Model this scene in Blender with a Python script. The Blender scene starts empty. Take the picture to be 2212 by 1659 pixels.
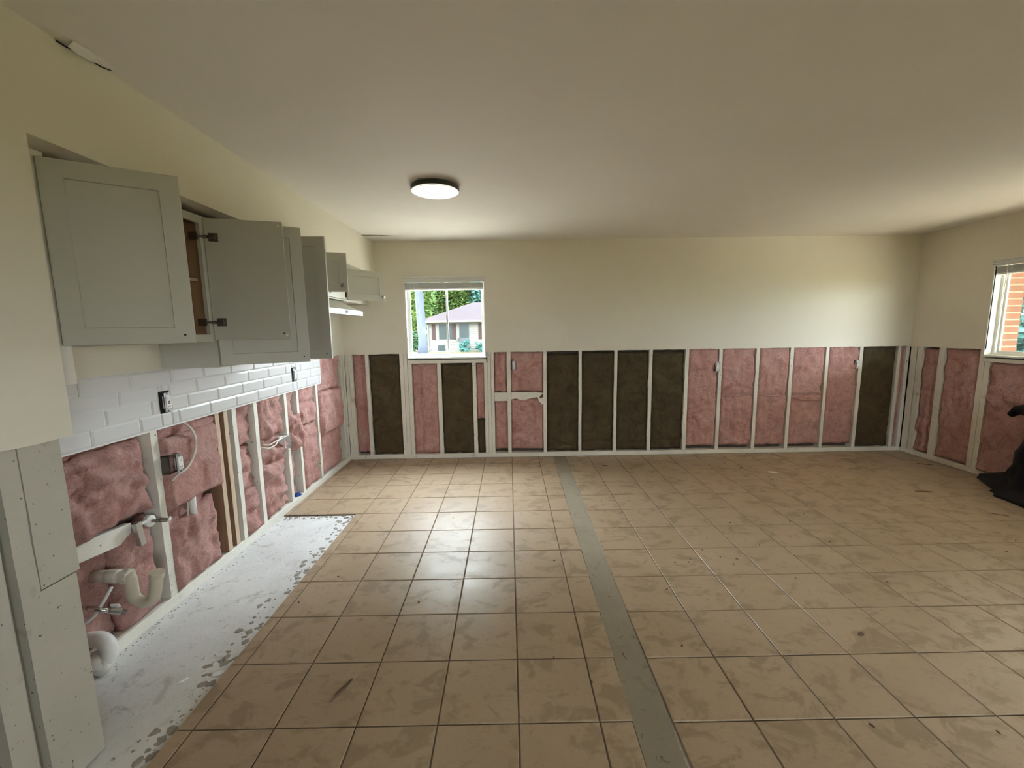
import bpy, bmesh, math, random
from mathutils import Vector, Matrix, noise

# ------------------------------------------------------------------ camera, sky, sun, exposure
S = bpy.context.scene
COL = S.collection
CAM_H = 1.49593
F_PX, PITCH, ROLL, YAW = 892.44, 0.1308, -0.0150, -0.0057
def cam_rows():
    cy, sy, cp, sp, cr, sr = (math.cos(YAW), math.sin(YAW), math.cos(PITCH), math.sin(PITCH), math.cos(ROLL), math.sin(ROLL))
    Rz = Matrix(((cy, sy, 0), (-sy, cy, 0), (0, 0, 1)))
    B = Matrix(((1, 0, 0), (0, 0, -1), (0, 1, 0)))
    Rx = Matrix(((1, 0, 0), (0, cp, -sp), (0, sp, cp)))
    Rr = Matrix(((cr, -sr, 0), (sr, cr, 0), (0, 0, 1)))
    return Rr @ Rx @ B @ Rz
RW = cam_rows()
cam = bpy.data.objects.new('camera', bpy.data.cameras.new('camera'))
COL.objects.link(cam)
M3 = Matrix((RW[0], -RW[1], -RW[2])).transposed()
cam.matrix_world = Matrix.Translation((0, 0, CAM_H)) @ M3.to_4x4()
cam.data.sensor_width = 36.0
cam.data.lens = 36.0 * F_PX / 2212.0
cam.data.clip_start = 0.02
cam.data.clip_end = 400
S.camera = cam

S.view_settings.view_transform = 'Standard'
S.view_settings.look = 'None'
S.view_settings.gamma = 1.0
S.view_settings.use_curve_mapping = False
S.view_settings.exposure = 0.72
S.cycles.use_denoising = True
S.cycles.max_bounces = 14
S.cycles.diffuse_bounces = 8
S.cycles.glossy_bounces = 4
S.cycles.transparent_max_bounces = 12
S.cycles.sample_clamp_indirect = 6.0
S.cycles.caustics_reflective = False
S.cycles.caustics_refractive = False

SKY = 62.0
world = bpy.data.worlds.new('sky')
S.world = world
world.use_nodes = True
wn = world.node_tree
wn.nodes.clear()
_o = wn.nodes.new('ShaderNodeOutputWorld')
_b = wn.nodes.new('ShaderNodeBackground')
_t = wn.nodes.new('ShaderNodeTexCoord')
_s = wn.nodes.new('ShaderNodeSeparateXYZ')
_r = wn.nodes.new('ShaderNodeValToRGB')
_r.color_ramp.elements[0].position = 0.0
_r.color_ramp.elements[0].color = (0.31, 0.325, 0.34, 1)   # hazy sky: zenith about three times the horizon
_r.color_ramp.elements[1].position = 0.95
_r.color_ramp.elements[1].color = (0.86, 0.93, 1.0, 1)
wn.links.new(_t.outputs['Generated'], _s.inputs[0])
wn.links.new(_s.outputs['Z'], _r.inputs[0])
wn.links.new(_r.outputs[0], _b.inputs[0])
_b.inputs[1].default_value = SKY
wn.links.new(_b.outputs[0], _o.inputs[0])

sun = bpy.data.objects.new('sun', bpy.data.lights.new('sun', 'SUN'))
COL.objects.link(sun)
sun.data.energy = 36.0
sun.data.angle = math.radians(1.5)
sun.data.color = (1.0, 0.93, 0.80)
sun.rotation_euler = Vector((-0.64, 0.10, -0.77)).to_track_quat('-Z', 'Y').to_euler()

def portal(name, c, u, v, facing):
    l = bpy.data.lights.new(name, 'AREA')
    l.shape = 'RECTANGLE'; l.size = u; l.size_y = v
    l.cycles.is_portal = True
    o = bpy.data.objects.new(name, l); COL.objects.link(o)
    o.location = c
    o.rotation_euler = Vector(facing).to_track_quat('-Z', 'Z').to_euler()
    return o

# ------------------------------------------------------------------ room dimensions (metres)
D = 4.745          # stud face of the far wall
XL = -1.89         # stud face of the kitchen wall
XS = -1.489        # soffit / partition face
XR = 4.63          # stud face of the right wall
H = 2.477          # ceiling
YB = -2.6          # back wall, behind the camera
CUT = 1.243        # height at which the drywall was cut away
T = 0.3114         # floor tile pitch
W1 = (-1.155, -0.275, 1.195, 2.085)   # far window opening x0 x1 z0 z1
W2 = (2.25, 3.985, 1.185, 2.075)      # right window opening y0 y1 z0 z1
DR = (-1.9, -1.2, 1.00, 2.075)         # unseen window added in the right wall behind the viewpoint for brightness
W3 = (1.7, 2.5, 1.15, 2.05)            # unseen window added in the back wall to light the far wall

portal('window_portal_far', ((W1[0]+W1[1])/2, D+0.12, (W1[2]+W1[3])/2), .86, .88, (0, -1, 0))
portal('window_portal_right', (XR+0.17, (W2[0]+W2[1])/2, (W2[2]+W2[3])/2), 1.7, .88, (-1, 0, 0))
portal('added_window_portal_behind', (XR+0.17, (DR[0]+DR[1])/2, (DR[2]+DR[3])/2), 0.66, 1.0, (-1, 0, 0))

portal('added_window_portal_back', ((W3[0]+W3[1])/2, YB-0.17, (W3[2]+W3[3])/2), .78, .88, (0, 1, 0))

# ------------------------------------------------------------------ materials
def lin(r, g, b):
    f = lambda c: (c/255/12.92) if c/255 <= 0.04045 else ((c/255+0.055)/1.055)**2.4
    return (f(r), f(g), f(b), 1)
class Mat:
    def __init__(s, name):
        s.m = bpy.data.materials.new(name); s.m.use_nodes = True
        s.nt = s.m.node_tree; s.n = s.nt.nodes; s.l = s.nt.links
        s.b = s.n['Principled BSDF']; s.co = None
    def coords(s, kind='Object', rnd=False):
        t = s.n.new('ShaderNodeTexCoord'); o = t.outputs[kind]
        if rnd:
            oi = s.n.new('ShaderNodeObjectInfo'); c = s.n.new('ShaderNodeVectorMath'); c.operation = 'MULTIPLY_ADD'
            cb = s.n.new('ShaderNodeCombineXYZ')
            for i in range(3): s.l.new(oi.outputs['Random'], cb.inputs[i])
            c.inputs[1].default_value = (37.0, 91.0, 53.0)
            s.l.new(cb.outputs[0], c.inputs[0]); s.l.new(o, c.inputs[2]); o = c.outputs[0]
        s.co = o
        return o
    def noise(s, scale, detail=4, rough=.55, dist=0, stretch=None):
        n = s.n.new('ShaderNodeTexNoise'); n.inputs['Scale'].default_value = scale
        n.inputs['Detail'].default_value = detail; n.inputs['Roughness'].default_value = rough
        n.inputs['Distortion'].default_value = dist
        co = s.co or s.coords()
        if stretch:
            mp = s.n.new('ShaderNodeMapping'); mp.inputs['Scale'].default_value = stretch
            s.l.new(co, mp.inputs[0]); co = mp.outputs[0]
        s.l.new(co, n.inputs['Vector'])
        return n.outputs['Fac']
    def ramp(s, fac, stops):
        r = s.n.new('ShaderNodeValToRGB'); e = r.color_ramp.elements
        e[0].position, e[0].color = stops[0]
        e[1].position, e[1].color = stops[-1]
        for p, c in stops[1:-1]:
            x = e.new(p); x.color = c
        s.l.new(fac, r.inputs[0]); return r.outputs[0]
    def mix(s, fac, a, b, mode='MIX'):
        m = s.n.new('ShaderNodeMix'); m.data_type = 'RGBA'; m.blend_type = mode
        for sock, v in ((m.inputs['Factor'], fac), (m.inputs['A'] if False else m.inputs[6], a), (m.inputs[7], b)):
            if isinstance(v, (int, float)): sock.default_value = v
            elif isinstance(v, tuple): sock.default_value = v
            else: s.l.new(v, sock)
        return m.outputs[2]
    def base(s, c):
        if isinstance(c, tuple): s.b.inputs['Base Color'].default_value = c
        else: s.l.new(c, s.b.inputs['Base Color'])
    def bump(s, h, strength=.3, dist=.01):
        b = s.n.new('ShaderNodeBump'); b.inputs['Strength'].default_value = strength; b.inputs['Distance'].default_value = dist
        s.l.new(h, b.inputs['Height']); s.l.new(b.outputs[0], s.b.inputs['Normal'])
    def set(s, **k):
        for a, v in k.items(): s.b.inputs[a.replace('_', ' ')].default_value = v
        return s.m
def plain(name, rgb, rough=.5, metal=0.0, **k):
    m = Mat(name); m.base(rgb); return m.set(Roughness=rough, Metallic=metal, **k)

M = {}
def paint(name, c, var=.05, rough=.75):
    m = Mat(name); m.coords('Object')
    n = m.noise(1.6, 4, .6); f = m.noise(160, 2, .5)
    c2 = tuple(x*(1-var) for x in c[:3]) + (1,)
    m.base(m.ramp(n, [(.3, c), (.7, c2)])); m.bump(f, .12, .002)
    return m.set(Roughness=rough)
M['wall'] = paint('cream_wall_paint', (.735, .70, .60, 1))
M['spackle'] = paint('pale_patched_paint', (.745, .715, .625, 1))
M['ceil'] = paint('ceiling_paint', (.77, .745, .70, 1), .04, .8)
M['gypsum'] = paint('gypsum_board', (.80, .79, .76, 1))
def framing(name='painted_framing', a=(.82, .80, .73, 1), b_=(.68, .66, .59, 1)):
    m = Mat(name); m.coords('Object')
    g = m.noise(3, 5, .6); sm = m.noise(9, 4, .6); sp = m.noise(70, 2, .5)
    base = m.ramp(g, [(.3, a), (.75, b_)])
    b2 = m.mix(m.ramp(sm, [(.64, (0, 0, 0, 1)), (.74, (.55, .55, .55, 1))]), base, (.30, .27, .23, 1))
    b3 = m.mix(m.ramp(sp, [(.70, (0, 0, 0, 1)), (.74, (1, 1, 1, 1))]), b2, (.10, .085, .07, 1))
    m.base(b3); m.bump(m.noise(40, 3, .6), .25, .004)
    return m.set(Roughness=.7)
M['frame'] = framing()
def wood(name, a, b, sc=(1, 1, .06)):
    m = Mat(name); m.coords('Object')
    n = m.noise(45, 5, .6, .6, sc)
    m.base(m.ramp(n, [(.3, a), (.7, b)])); m.bump(n, .2, .003)
    return m.set(Roughness=.75)
M['board'] = framing('darkened_beige_board', (.50, .475, .405, 1), (.43, .41, .35, 1))  # framing paint darkened to offset too much light on the partition boards
M['rawwood'] = wood('bare_brown_lumber', (.21, .115, .065, 1), (.33, .20, .12, 1))
M['paleedge'] = wood('pale_lumber_edge', (.52, .40, .28, 1), (.62, .50, .37, 1))
M['sheath'] = wood('dark_sheathing', (.085, .06, .045, 1), (.13, .095, .07, 1), (1, 1, 1))
M['cabwood'] = wood('cabinet_interior_wood', (.26, .15, .08, 1), (.38, .235, .13, 1))
def pink():
    m = Mat('pink_fibreglass'); m.coords('Object', True)
    a = m.noise(5.5, 6, .62, 1.2); b = m.noise(26, 6, .7, 2.2); c = m.noise(120, 4, .7, 3.0)
    c1 = m.ramp(a, [(.28, (.57, .265, .23, 1)), (.48, (.74, .415, .37, 1)), (.72, (.83, .54, .485, 1))])
    c2 = m.mix(m.ramp(b, [(.34, (.45, .45, .45, 1)), (.52, (0, 0, 0, 1))]), c1, (.45, .16, .15, 1))
    c3 = m.mix(m.ramp(b, [(.54, (0, 0, 0, 1)), (.70, (.55, .55, .55, 1))]), c2, (.90, .68, .66, 1))
    c4 = m.mix(m.ramp(c, [(.52, (0, 0, 0, 1)), (.68, (.5, .5, .5, 1))]), c3, (.93, .75, .72, 1))
    m.base(c4)
    hh = m.mix(.45, b, c)
    m.bump(hh, 1.0, .022)
    return m.set(Roughness=1.0, Specular_IOR_Level=.1)
M['pink'] = pink()
def dwool():
    m = Mat('dark_mineral_wool'); m.coords('Object', True)
    a = m.noise(7, 6, .65, .8); b = m.noise(60, 5, .7, 1.5)
    c1 = m.ramp(a, [(.3, (.060, .045, .026, 1)), (.65, (.105, .081, .049, 1))])
    m.base(m.mix(m.ramp(b, [(.55, (0, 0, 0, 1)), (.75, (.6, .6, .6, 1))]), c1, (.17, .14, .09, 1)))
    m.bump(b, .7, .010)
    return m.set(Roughness=1.0, Specular_IOR_Level=.1)
M['dwool'] = dwool()
def tile():
    m = Mat('beige_floor_tile'); m.coords('Object', True)
    a = m.noise(6.0, 8, .66, .7, (1, 1.35, 1)); b = m.noise(24, 8, .75, 1.0, (1, 1.5, 1)); c = m.noise(2.2, 2, .5)
    c1 = m.ramp(c, [(.3, (.385, .283, .187, 1)), (.7, (.425, .32, .22, 1))])
    c2 = m.mix(m.ramp(a, [(.52, (0, 0, 0, 1)), (.60, (.70, .70, .70, 1))]), c1, (.275, .200, .125, 1))
    c3 = m.mix(m.ramp(b, [(.54, (0, 0, 0, 1)), (.66, (.40, .40, .40, 1))]), c2, (.235, .170, .105, 1))
    m.base(c3); m.bump(b, .08, .002)
    rr = m.ramp(a, [(.3, (.30, .30, .30, 1)), (.7, (.46, .46, .46, 1))])
    m.l.new(rr, m.b.inputs['Roughness'])
    return m.set(Specular_IOR_Level=.45)
M['tile'] = tile()
M['grout'] = paint('brown_grout', (.17, .125, .085, 1), .35, .95)
def concrete(name, a, b, spots):
    m = Mat(name); m.coords('Object')
    n = m.noise(2.4, 6, .65, .5); k = m.noise(22, 5, .7, 1.0); s2 = m.noise(7, 5, .7, .8)
    c = m.ramp(n, [(.3, a), (.7, b)])
    c = m.mix(m.ramp(s2, [(.56, (0, 0, 0, 1)), (.72, (.8, .8, .8, 1))]), c, spots)
    c = m.mix(m.ramp(k, [(.62, (0, 0, 0, 1)), (.70, (.9, .9, .9, 1))]), c, tuple(x*.6 for x in spots[:3]) + (1,))
    m.base(c); m.bump(k, .5, .006)
    return m.set(Roughness=.85)
M['slab'] = concrete('bare_concrete_slab', (.80, .80, .80, 1), (.64, .64, .64, 1), (.40, .38, .35, 1))
M['strip'] = concrete('grey_concrete_patch', (.33, .285, .215, 1), (.27, .232, .175, 1), (.19, .163, .125, 1))
M['strip'].node_tree.nodes['Principled BSDF'].inputs['Specular IOR Level'].default_value = .12
M['crumb'] = concrete('mortar_crumb', (.36, .335, .295, 1), (.27, .245, .21, 1), (.15, .125, .10, 1))
M['subway'] = plain('white_glazed_tile', (.68, .68, .68, 1), .22)
M['subgrout'] = plain('white_tile_grout', (.74, .74, .73, 1), .6)
M['cab'] = paint('grey_cabinet_paint', (.48, .475, .415, 1), .03, .45)
M['cabwhite'] = plain('white_cabinet_laminate', (.74, .73, .69, 1), .5)
M['white'] = plain('white_plastic', (.80, .80, .78, 1), .4)
M['trimwhite'] = paint('white_trim_paint', (.82, .83, .80, 1), .05, .5)
M['alu'] = plain('brushed_aluminium', (.62, .63, .64, 1), .35, .9)
M['steel'] = plain('dark_steel', (.16, .145, .12, 1), .35, .9)
M['chrome'] = plain('chrome', (.75, .75, .76, 1), .16, 1.0)
M['nickel'] = plain('aged_nickel', (.30, .28, .25, 1), .35, .9)
M['black'] = plain('black_metal', (.012, .012, .012, 1), .45)
M['hole'] = plain('dark_recess', (.01, .009, .008, 1), .9)
M['red'] = plain('red_button', (.30, .05, .05, 1), .5)
M['blue'] = plain('blue_plastic', (.02, .06, .32, 1), .4)
M['pvc'] = plain('cream_pvc', (.62, .58, .50, 1), .4)
M['pvcw'] = plain('white_pvc', (.80, .80, .78, 1), .35)
M['abs'] = plain('tan_plastic_trap', (.58, .53, .43, 1), .38)
M['cable'] = plain('cream_cable_sheath', (.70, .66, .58, 1), .55)
M['blind'] = plain('white_blind_slat', (.70, .70, .68, 1), .5)
M['bag'] = plain('black_plastic_bag', (.006, .006, .007, 1), .45, Specular_IOR_Level=.25)
M['diff'] = plain('milky_diffuser', (.90, .93, .90, 1), .35)
M['hoodgrey'] = plain('hood_enamel', (.52, .50, .42, 1), .4)
M['hoodwhite'] = plain('hood_white_enamel', (.70, .73, .73, 1), .3)
M['bark_chip'] = plain('brown_splinter', (.13, .085, .055, 1), .9)
M['chip'] = plain('white_tile_chip', (.85, .85, .84, 1), .5)
M['tan_chip'] = plain('tan_paper_scrap', (.55, .40, .28, 1), .8)
def glass():
    m = Mat('window_glass'); nt = m.nt
    m.n.remove(m.b)
    tr = m.n.new('ShaderNodeBsdfTransparent'); tr.inputs[0].default_value = (.95, .98, .98, 1)
    gl = m.n.new('ShaderNodeBsdfGlossy'); gl.inputs['Roughness'].default_value = .02
    fr = m.n.new('ShaderNodeFresnel'); fr.inputs[0].default_value = 1.45
    ge = m.n.new('ShaderNodeNewGeometry'); mr = m.n.new('ShaderNodeMapRange')   # same reflectance on both faces of a thin pane
    mr.inputs['To Min'].default_value = 1.45; mr.inputs['To Max'].default_value = 1/1.45
    m.l.new(ge.outputs['Backfacing'], mr.inputs['Value']); m.l.new(mr.outputs['Result'], fr.inputs['IOR'])
    mx = m.n.new('ShaderNodeMixShader')
    m.l.new(fr.outputs[0], mx.inputs[0]); m.l.new(tr.outputs[0], mx.inputs[1]); m.l.new(gl.outputs[0], mx.inputs[2])
    m.l.new(mx.outputs[0], m.n['Material Output'].inputs[0])
    return m.m
M['glass'] = glass()
# outdoors; house, tree and lawn colours darkened to offset the strong daylight
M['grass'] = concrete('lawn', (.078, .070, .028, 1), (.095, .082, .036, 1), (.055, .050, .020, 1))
M['patio'] = concrete('pale_patio', (.46, .40, .31, 1), (.40, .34, .26, 1), (.33, .28, .21, 1))
M['bounce'] = plain('pale_bounce_concrete', (.36, .325, .275, 1), .9)
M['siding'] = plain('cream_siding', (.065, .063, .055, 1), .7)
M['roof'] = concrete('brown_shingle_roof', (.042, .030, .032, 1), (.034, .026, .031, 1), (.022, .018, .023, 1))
M['shutter'] = plain('brown_shutter', (.018, .010, .009, 1), .7)
M['hglass'] = plain('dark_house_glass', (.012, .016, .016, 1), .3)
M['gdoor'] = plain('grey_storm_door', (.028, .033, .036, 1), .5)
M['bark'] = concrete('grey_bark', (.032, .036, .047, 1), (.024, .028, .038, 1), (.014, .016, .022, 1))
def leafmat(name, a, b):
    m = Mat(name); m.coords('Object'); n = m.noise(1.3, 3, .6)
    m.base(m.ramp(n, [(.35, a), (.65, b)])); return m.set(Roughness=.7)
M['leafy'] = leafmat('bright_green_leaves', (.035, .075, .020, 1), (.075, .11, .026, 1))
M['leafb'] = leafmat('blue_green_leaves', (.016, .055, .046, 1), (.032, .080, .068, 1))
M['leafd'] = leafmat('dark_green_leaves', (.020, .05, .024, 1), (.042, .078, .034, 1))
for _k in ('grass', 'patio', 'bounce', 'siding', 'roof', 'shutter', 'hglass', 'gdoor', 'bark', 'leafy', 'leafb', 'leafd'):
    M[_k].node_tree.nodes['Principled BSDF'].inputs['Specular IOR Level'].default_value = .08
M['brick'] = paint('orange_brick', (.13, .050, .024, 1), .35, .9)
M['mortar'] = plain('cream_mortar', (.17, .13, .09, 1), .9)
M['gutter'] = plain('tan_gutter', (.10, .09, .07, 1), .6)

# ------------------------------------------------------------------ mesh helpers
class MB:
    def __init__(s): s.v, s.f = [], []
    def add(s, vs, fs):
        o = len(s.v); s.v += [tuple(p) for p in vs]; s.f += [tuple(i+o for i in f) for f in fs]; return s
    def box(s, x0, x1, y0, y1, z0, z1, ch=0.0):
        if ch <= 0:
            vs = [(x, y, z) for z in (z0, z1) for y in (y0, y1) for x in (x0, x1)]
            return s.add(vs, [(0, 2, 3, 1), (4, 5, 7, 6), (0, 1, 5, 4), (2, 6, 7, 3), (0, 4, 6, 2), (1, 3, 7, 5)])
        bm = bmesh.new(); bmesh.ops.create_cube(bm, size=1)
        for v in bm.verts:
            v.co = Vector((x0+(v.co.x+.5)*(x1-x0), y0+(v.co.y+.5)*(y1-y0), z0+(v.co.z+.5)*(z1-z0)))
        bmesh.ops.bevel(bm, geom=bm.edges[:], offset=ch, segments=1, affect='EDGES')
        bm.verts.index_update()
        s.add([v.co[:] for v in bm.verts], [[v.index for v in f.verts] for f in bm.faces]); bm.free(); return s
    def obox(s, mtx, x0, x1, y0, y1, z0, z1, ch=0.0):
        t = MB().box(x0, x1, y0, y1, z0, z1, ch)
        return s.add([mtx @ Vector(p) for p in t.v], t.f)
    def prism(s, poly, a, b, axis='y'):
        n = len(poly)
        def mk(p, k):
            return {'y': (p[0], k, p[1]), 'x': (k, p[0], p[1]), 'z': (p[0], p[1], k)}[axis]
        vs = [mk(p, a) for p in poly] + [mk(p, b) for p in poly]
        return s.add(vs, [tuple(range(n))[::-1], tuple(range(n, 2*n))] + [(i, (i+1) % n, n+(i+1) % n, n+i) for i in range(n)])
    def tube(s, pts, r, n=12, caps=True):
        pts = [Vector(p) for p in pts]; rs = r if isinstance(r, (list, tuple)) else [r]*len(pts)
        t0 = (pts[1]-pts[0]).normalized(); up = Vector((0, 0, 1)) if abs(t0.z) < .9 else Vector((1, 0, 0))
        a = t0.cross(up).normalized(); o = len(s.v); prev = t0
        for i, p in enumerate(pts):
            t = (pts[min(i+1, len(pts)-1)]-pts[max(i-1, 0)]).normalized()
            q = prev.rotation_difference(t); a = (q @ a).normalized(); prev = t; b = t.cross(a)
            for k in range(n):
                an = 2*math.pi*k/n
                s.v.append(tuple(p + (a*math.cos(an)+b*math.sin(an))*rs[i]))
        for i in range(len(pts)-1):
            for k in range(n):
                s.f.append((o+i*n+k, o+i*n+(k+1) % n, o+(i+1)*n+(k+1) % n, o+(i+1)*n+k))
        if caps:
            s.f.append(tuple(o+k for k in range(n))[::-1]); e = o+(len(pts)-1)*n
            s.f.append(tuple(e+k for k in range(n)))
        return s
    def build(s, name, mat, parent=None, smooth=False, loc=None):
        me = bpy.data.meshes.new(name)
        if loc is not None:
            L = Vector(loc); vs = [tuple(Vector(p)-L) for p in s.v]
        else: vs = s.v
        me.from_pydata(vs, [], s.f); me.update()
        bm = bmesh.new(); bm.from_mesh(me); bmesh.ops.recalc_face_normals(bm, faces=bm.faces[:]); bm.to_mesh(me); bm.free()
        if smooth: me.polygons.foreach_set('use_smooth', [True]*len(me.polygons))
        if mat is not None: me.materials.append(M[mat] if isinstance(mat, str) else mat)
        o = bpy.data.objects.new(name, me); COL.objects.link(o)
        if loc is not None: o.location = loc
        if parent is not None: put(o, parent)
        return o
def world(p):
    if p.parent is None: return Vector(p.location)
    return world(p.parent) + p.matrix_parent_inverse.translation + Vector(p.location)
def put(o, p):
    o.parent = p
    o.matrix_parent_inverse = Matrix.Translation(-world(p))
def tag(o, label, cat=None, group=None, kind=None):
    o['label'] = label
    if cat: o['category'] = cat
    if group: o['group'] = group
    if kind: o['kind'] = kind
    return o
def empty(name, loc, label=None, cat=None, group=None, kind=None):
    o = bpy.data.objects.new(name, None); COL.objects.link(o); o.location = loc; o.empty_display_size = .1
    if label: tag(o, label, cat, group, kind)
    return o
def cyl(c, r, axis, l0, l1, n=20):
    c = Vector(c); ax = Vector(axis).normalized()
    return MB().tube([c+ax*l0, c+ax*l1], r, n)
rnd = random.Random(7)
def fbm(p, o=4): return noise.fractal(Vector(p), .9, 2.1, o)

# ------------------------------------------------------------------ floor
floor = MB().box(-2.1, XR+.2, YB-.1, D+.15, -.20, -.012).build('floor', 'slab')
tag(floor, 'beige tiled floor over bare concrete slab with tiles missing along kitchen wall', 'floor', kind='structure')
X0, Y0 = 0.0142, 1.4007
XK, YK = 0.9149, 1.3931
def sx(y): return 0.452 + (y-1.2)*0.0155      # left edge of the concrete strip
SWID = 0.138
TE = -1.296                                    # ragged edge of the tiling along the bare slab
def tile_mesh(w, d):
    h, c, b = .012, .0025, 0
    vs = []
    for k, (ins, z) in enumerate(((0, -h), (0, -c), (c, 0))):
        vs += [(ins, ins, z), (w-ins, ins, z), (w-ins, d-ins, z), (ins, d-ins, z)]
    fs = [(0, 3, 2, 1), (8, 9, 10, 11)]
    for r in (0, 4):
        for i in range(4): fs.append((r+i, r+(i+1) % 4, r+4+(i+1) % 4, r+4+i))
    me = bpy.data.meshes.new('tile'); me.from_pydata([(x-w/2, y-d/2, z) for x, y, z in vs], [], fs); me.update()
    me.materials.append(M['tile']); return me
TM = {}
GAP = .0055
far_tiles = MB()
def put_tile(x0, x1, y0, y1):
    x0 += GAP/2; x1 -= GAP/2; y0 += GAP/2; y1 -= GAP/2
    if x1-x0 < .012 or y1-y0 < .012: return
    if y1 < .77:
        far_tiles.box(x0, x1, y0, y1, -.012, 0); return
    key = (round(x1-x0, 3), round(y1-y0, 3))
    if key not in TM: TM[key] = tile_mesh(x1-x0, y1-y0)
    o = bpy.data.objects.new('tile', TM[key]); COL.objects.link(o)
    o.location = ((x0+x1)/2, (y0+y1)/2, rnd.uniform(-.0006, .0003))
    o.rotation_euler = (rnd.gauss(0, .0014), rnd.gauss(0, .0014), 0)
    put(o, floor)
YE = D-.004
for j in range(-13, 11):
    ya, yb = Y0+j*T, min(Y0+(j+1)*T, YE)
    if ya >= YE or yb < YB: continue
    ym = (ya+yb)/2
    for i in range(-7, 2):
        xa, xb = X0+i*T, X0+(i+1)*T
        if j >= 6: xa = max(xa, XL+.004)
        else: xa = max(xa, TE)
        if ym < 1.38: xa = max(xa, XS+.02)
        xb = min(xb, sx(ym)-.001)
        if xb > xa: put_tile(xa, xb, ya, yb)
    ya, yb = max(YK+j*T, YB), min(YK+(j+1)*T, YE)
    for k in range(-1, 12):
        xa, xb = max(XK+k*T, sx(ym)+SWID), min(XK+(k+1)*T, XR-.004)
        if xb > xa: put_tile(xa, xb, ya, yb)
ft = far_tiles.build('tiling', 'tile', floor); ft['kind'] = 'stuff'
gm = MB()
gm.box(TE+.012, sx(3)-.004, YB, Y0+6*T, -.012, -.0035)
gm.box(XL+.004, sx(3)-.004, Y0+6*T-.002, YE, -.012, -.0034)
gm.box(sx(3)+SWID+.004, XR-.003, YB, YE, -.012, -.0035)
gm.build('grout', 'grout', floor)
st = MB()
ys = [YB + (YE-YB)*k/60 for k in range(61)]
lf = [sx(y)-.002+.006*fbm((y*5, 1, 0)) for y in ys]; rt = [sx(y)+SWID+.002+.006*fbm((y*5, 9, 0)) for y in ys]
vs = [(lf[k], ys[k], -.0025) for k in range(61)] + [(rt[k], ys[k], -.0025) for k in range(61)]
vs += [(x, y, -.012) for x, y, z in vs]
n = 61
fs = [(k, n+k, n+k+1, k+1) for k in range(60)] + [(k, k+1, 2*n+k+1, 2*n+k) for k in range(60)] + [(n+k, 3*n+k, 3*n+k+1, n+k+1) for k in range(60)]
st.add(vs, fs).build('concrete_strip', 'strip', floor)['label'] = 'grey concrete patch running where a wall stood'
# thinset lumps along the ragged tile edge
tl = MB()
def lump(mb, x, y, z, r, hgt, seed, n=7):
    rr = random.Random(seed); ring = [(x+r*rr.uniform(.5, 1.2)*math.cos(a), y+r*rr.uniform(.5, 1.2)*math.sin(a)) for a in [2*math.pi*k/n for k in range(n)]]
    vs = [(px, py, z) for px, py in ring] + [(x+(px-x)*.55, y+(py-y)*.55, z+hgt*rr.uniform(.6, 1)) for px, py in ring]
    mb.add(vs, [tuple(range(n, 2*n))] + [(k, (k+1) % n, n+(k+1) % n, n+k) for k in range(n)])
for k in range(150):
    y = rnd.uniform(1.1, 3.25); e = abs(rnd.gauss(0, .05))
    lump(tl, TE-.012-e, y, -.012, rnd.choice((.004, .007, .012, .022)), rnd.uniform(.001, .004), k, 9)
for k in range(60):
    x = rnd.uniform(-1.86, TE); lump(tl, x, 3.258-abs(rnd.gauss(0, .03)), -.012, rnd.uniform(.004, .012), rnd.uniform(.003, .009), 400+k)
for k in range(110):
    y = rnd.uniform(1.4, 3.25); lump(tl, -1.88+abs(rnd.gauss(0, .03)), y, -.012, rnd.uniform(.002, .006), rnd.uniform(.002, .004), 700+k)
o = tl.build('mortar_crumbs', 'crumb'); tag(o, 'grey crumbs of old mortar along the edges of the bare slab', 'debris', kind='stuff')

# ------------------------------------------------------------------ ceiling with torn tape
ceil = MB().box(-2.3, XR+.16, YB-.3, D+.108, H, H+.2).build('ceiling', 'ceil')
tag(ceil, 'flat off-white painted ceiling with a tear near the soffit', 'ceiling', kind='structure')
def flap(name, pts, mat, th=.004):
    n = len(pts)//2
    vs = [Vector(p) for p in pts]; vs += [v+Vector((0, 0, th)) for v in vs]; m = 2*n
    fs = []
    for k in range(n-1):
        a, b, c, d = k, k+1, n+k+1, n+k
        fs += [(a, b, c, d), (m+a, m+d, m+c, m+b)]
    fs += [(k, m+k, m+k+1, k+1) for k in range(n-1)] + [(n+k, n+k+1, m+n+k+1, m+n+k) for k in range(n-1)]
    fs += [(0, n, m+n, m), (n-1, m+n-1, m+2*n-1, 2*n-1)]
    return MB().add(vs, fs).build(name, mat, ceil)
flap('torn_tape', [(-1.487, 1.515, H-.002), (-1.478, 1.56, H-.010), (-1.474, 1.60, H-.014), (-1.465, 1.64, H-.012), (-1.46, 1.68, H-.002),
                   (-1.452, 1.515, H-.001), (-1.438, 1.56, H-.002), (-1.436, 1.60, H-.002), (-1.438, 1.64, H-.003), (-1.445, 1.69, H-.001)], 'ceil')['label'] = 'peeling strip of ceiling tape'
flap('gypsum_scar', [(-1.466, 1.535, H-.017), (-1.470, 1.57, H-.019), (-1.468, 1.605, H-.016), (-1.438, 1.528, H-.006), (-1.436, 1.57, H-.006), (-1.443, 1.61, H-.005)], 'gypsum')['label'] = 'pale torn patch of gypsum'
flap('tear_slot', [(-1.485, 1.515, H-.012), (-1.481, 1.54, H-.015), (-1.477, 1.565, H-.011), (-1.480, 1.515, H-.012), (-1.475, 1.54, H-.016), (-1.472, 1.565, H-.012)], 'hole', .003)
flap('tear_slot', [(-1.472, 1.625, H-.012), (-1.465, 1.65, H-.015), (-1.458, 1.675, H-.011), (-1.467, 1.625, H-.013), (-1.459, 1.65, H-.016), (-1.452, 1.675, H-.012)], 'hole', .003)
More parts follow.
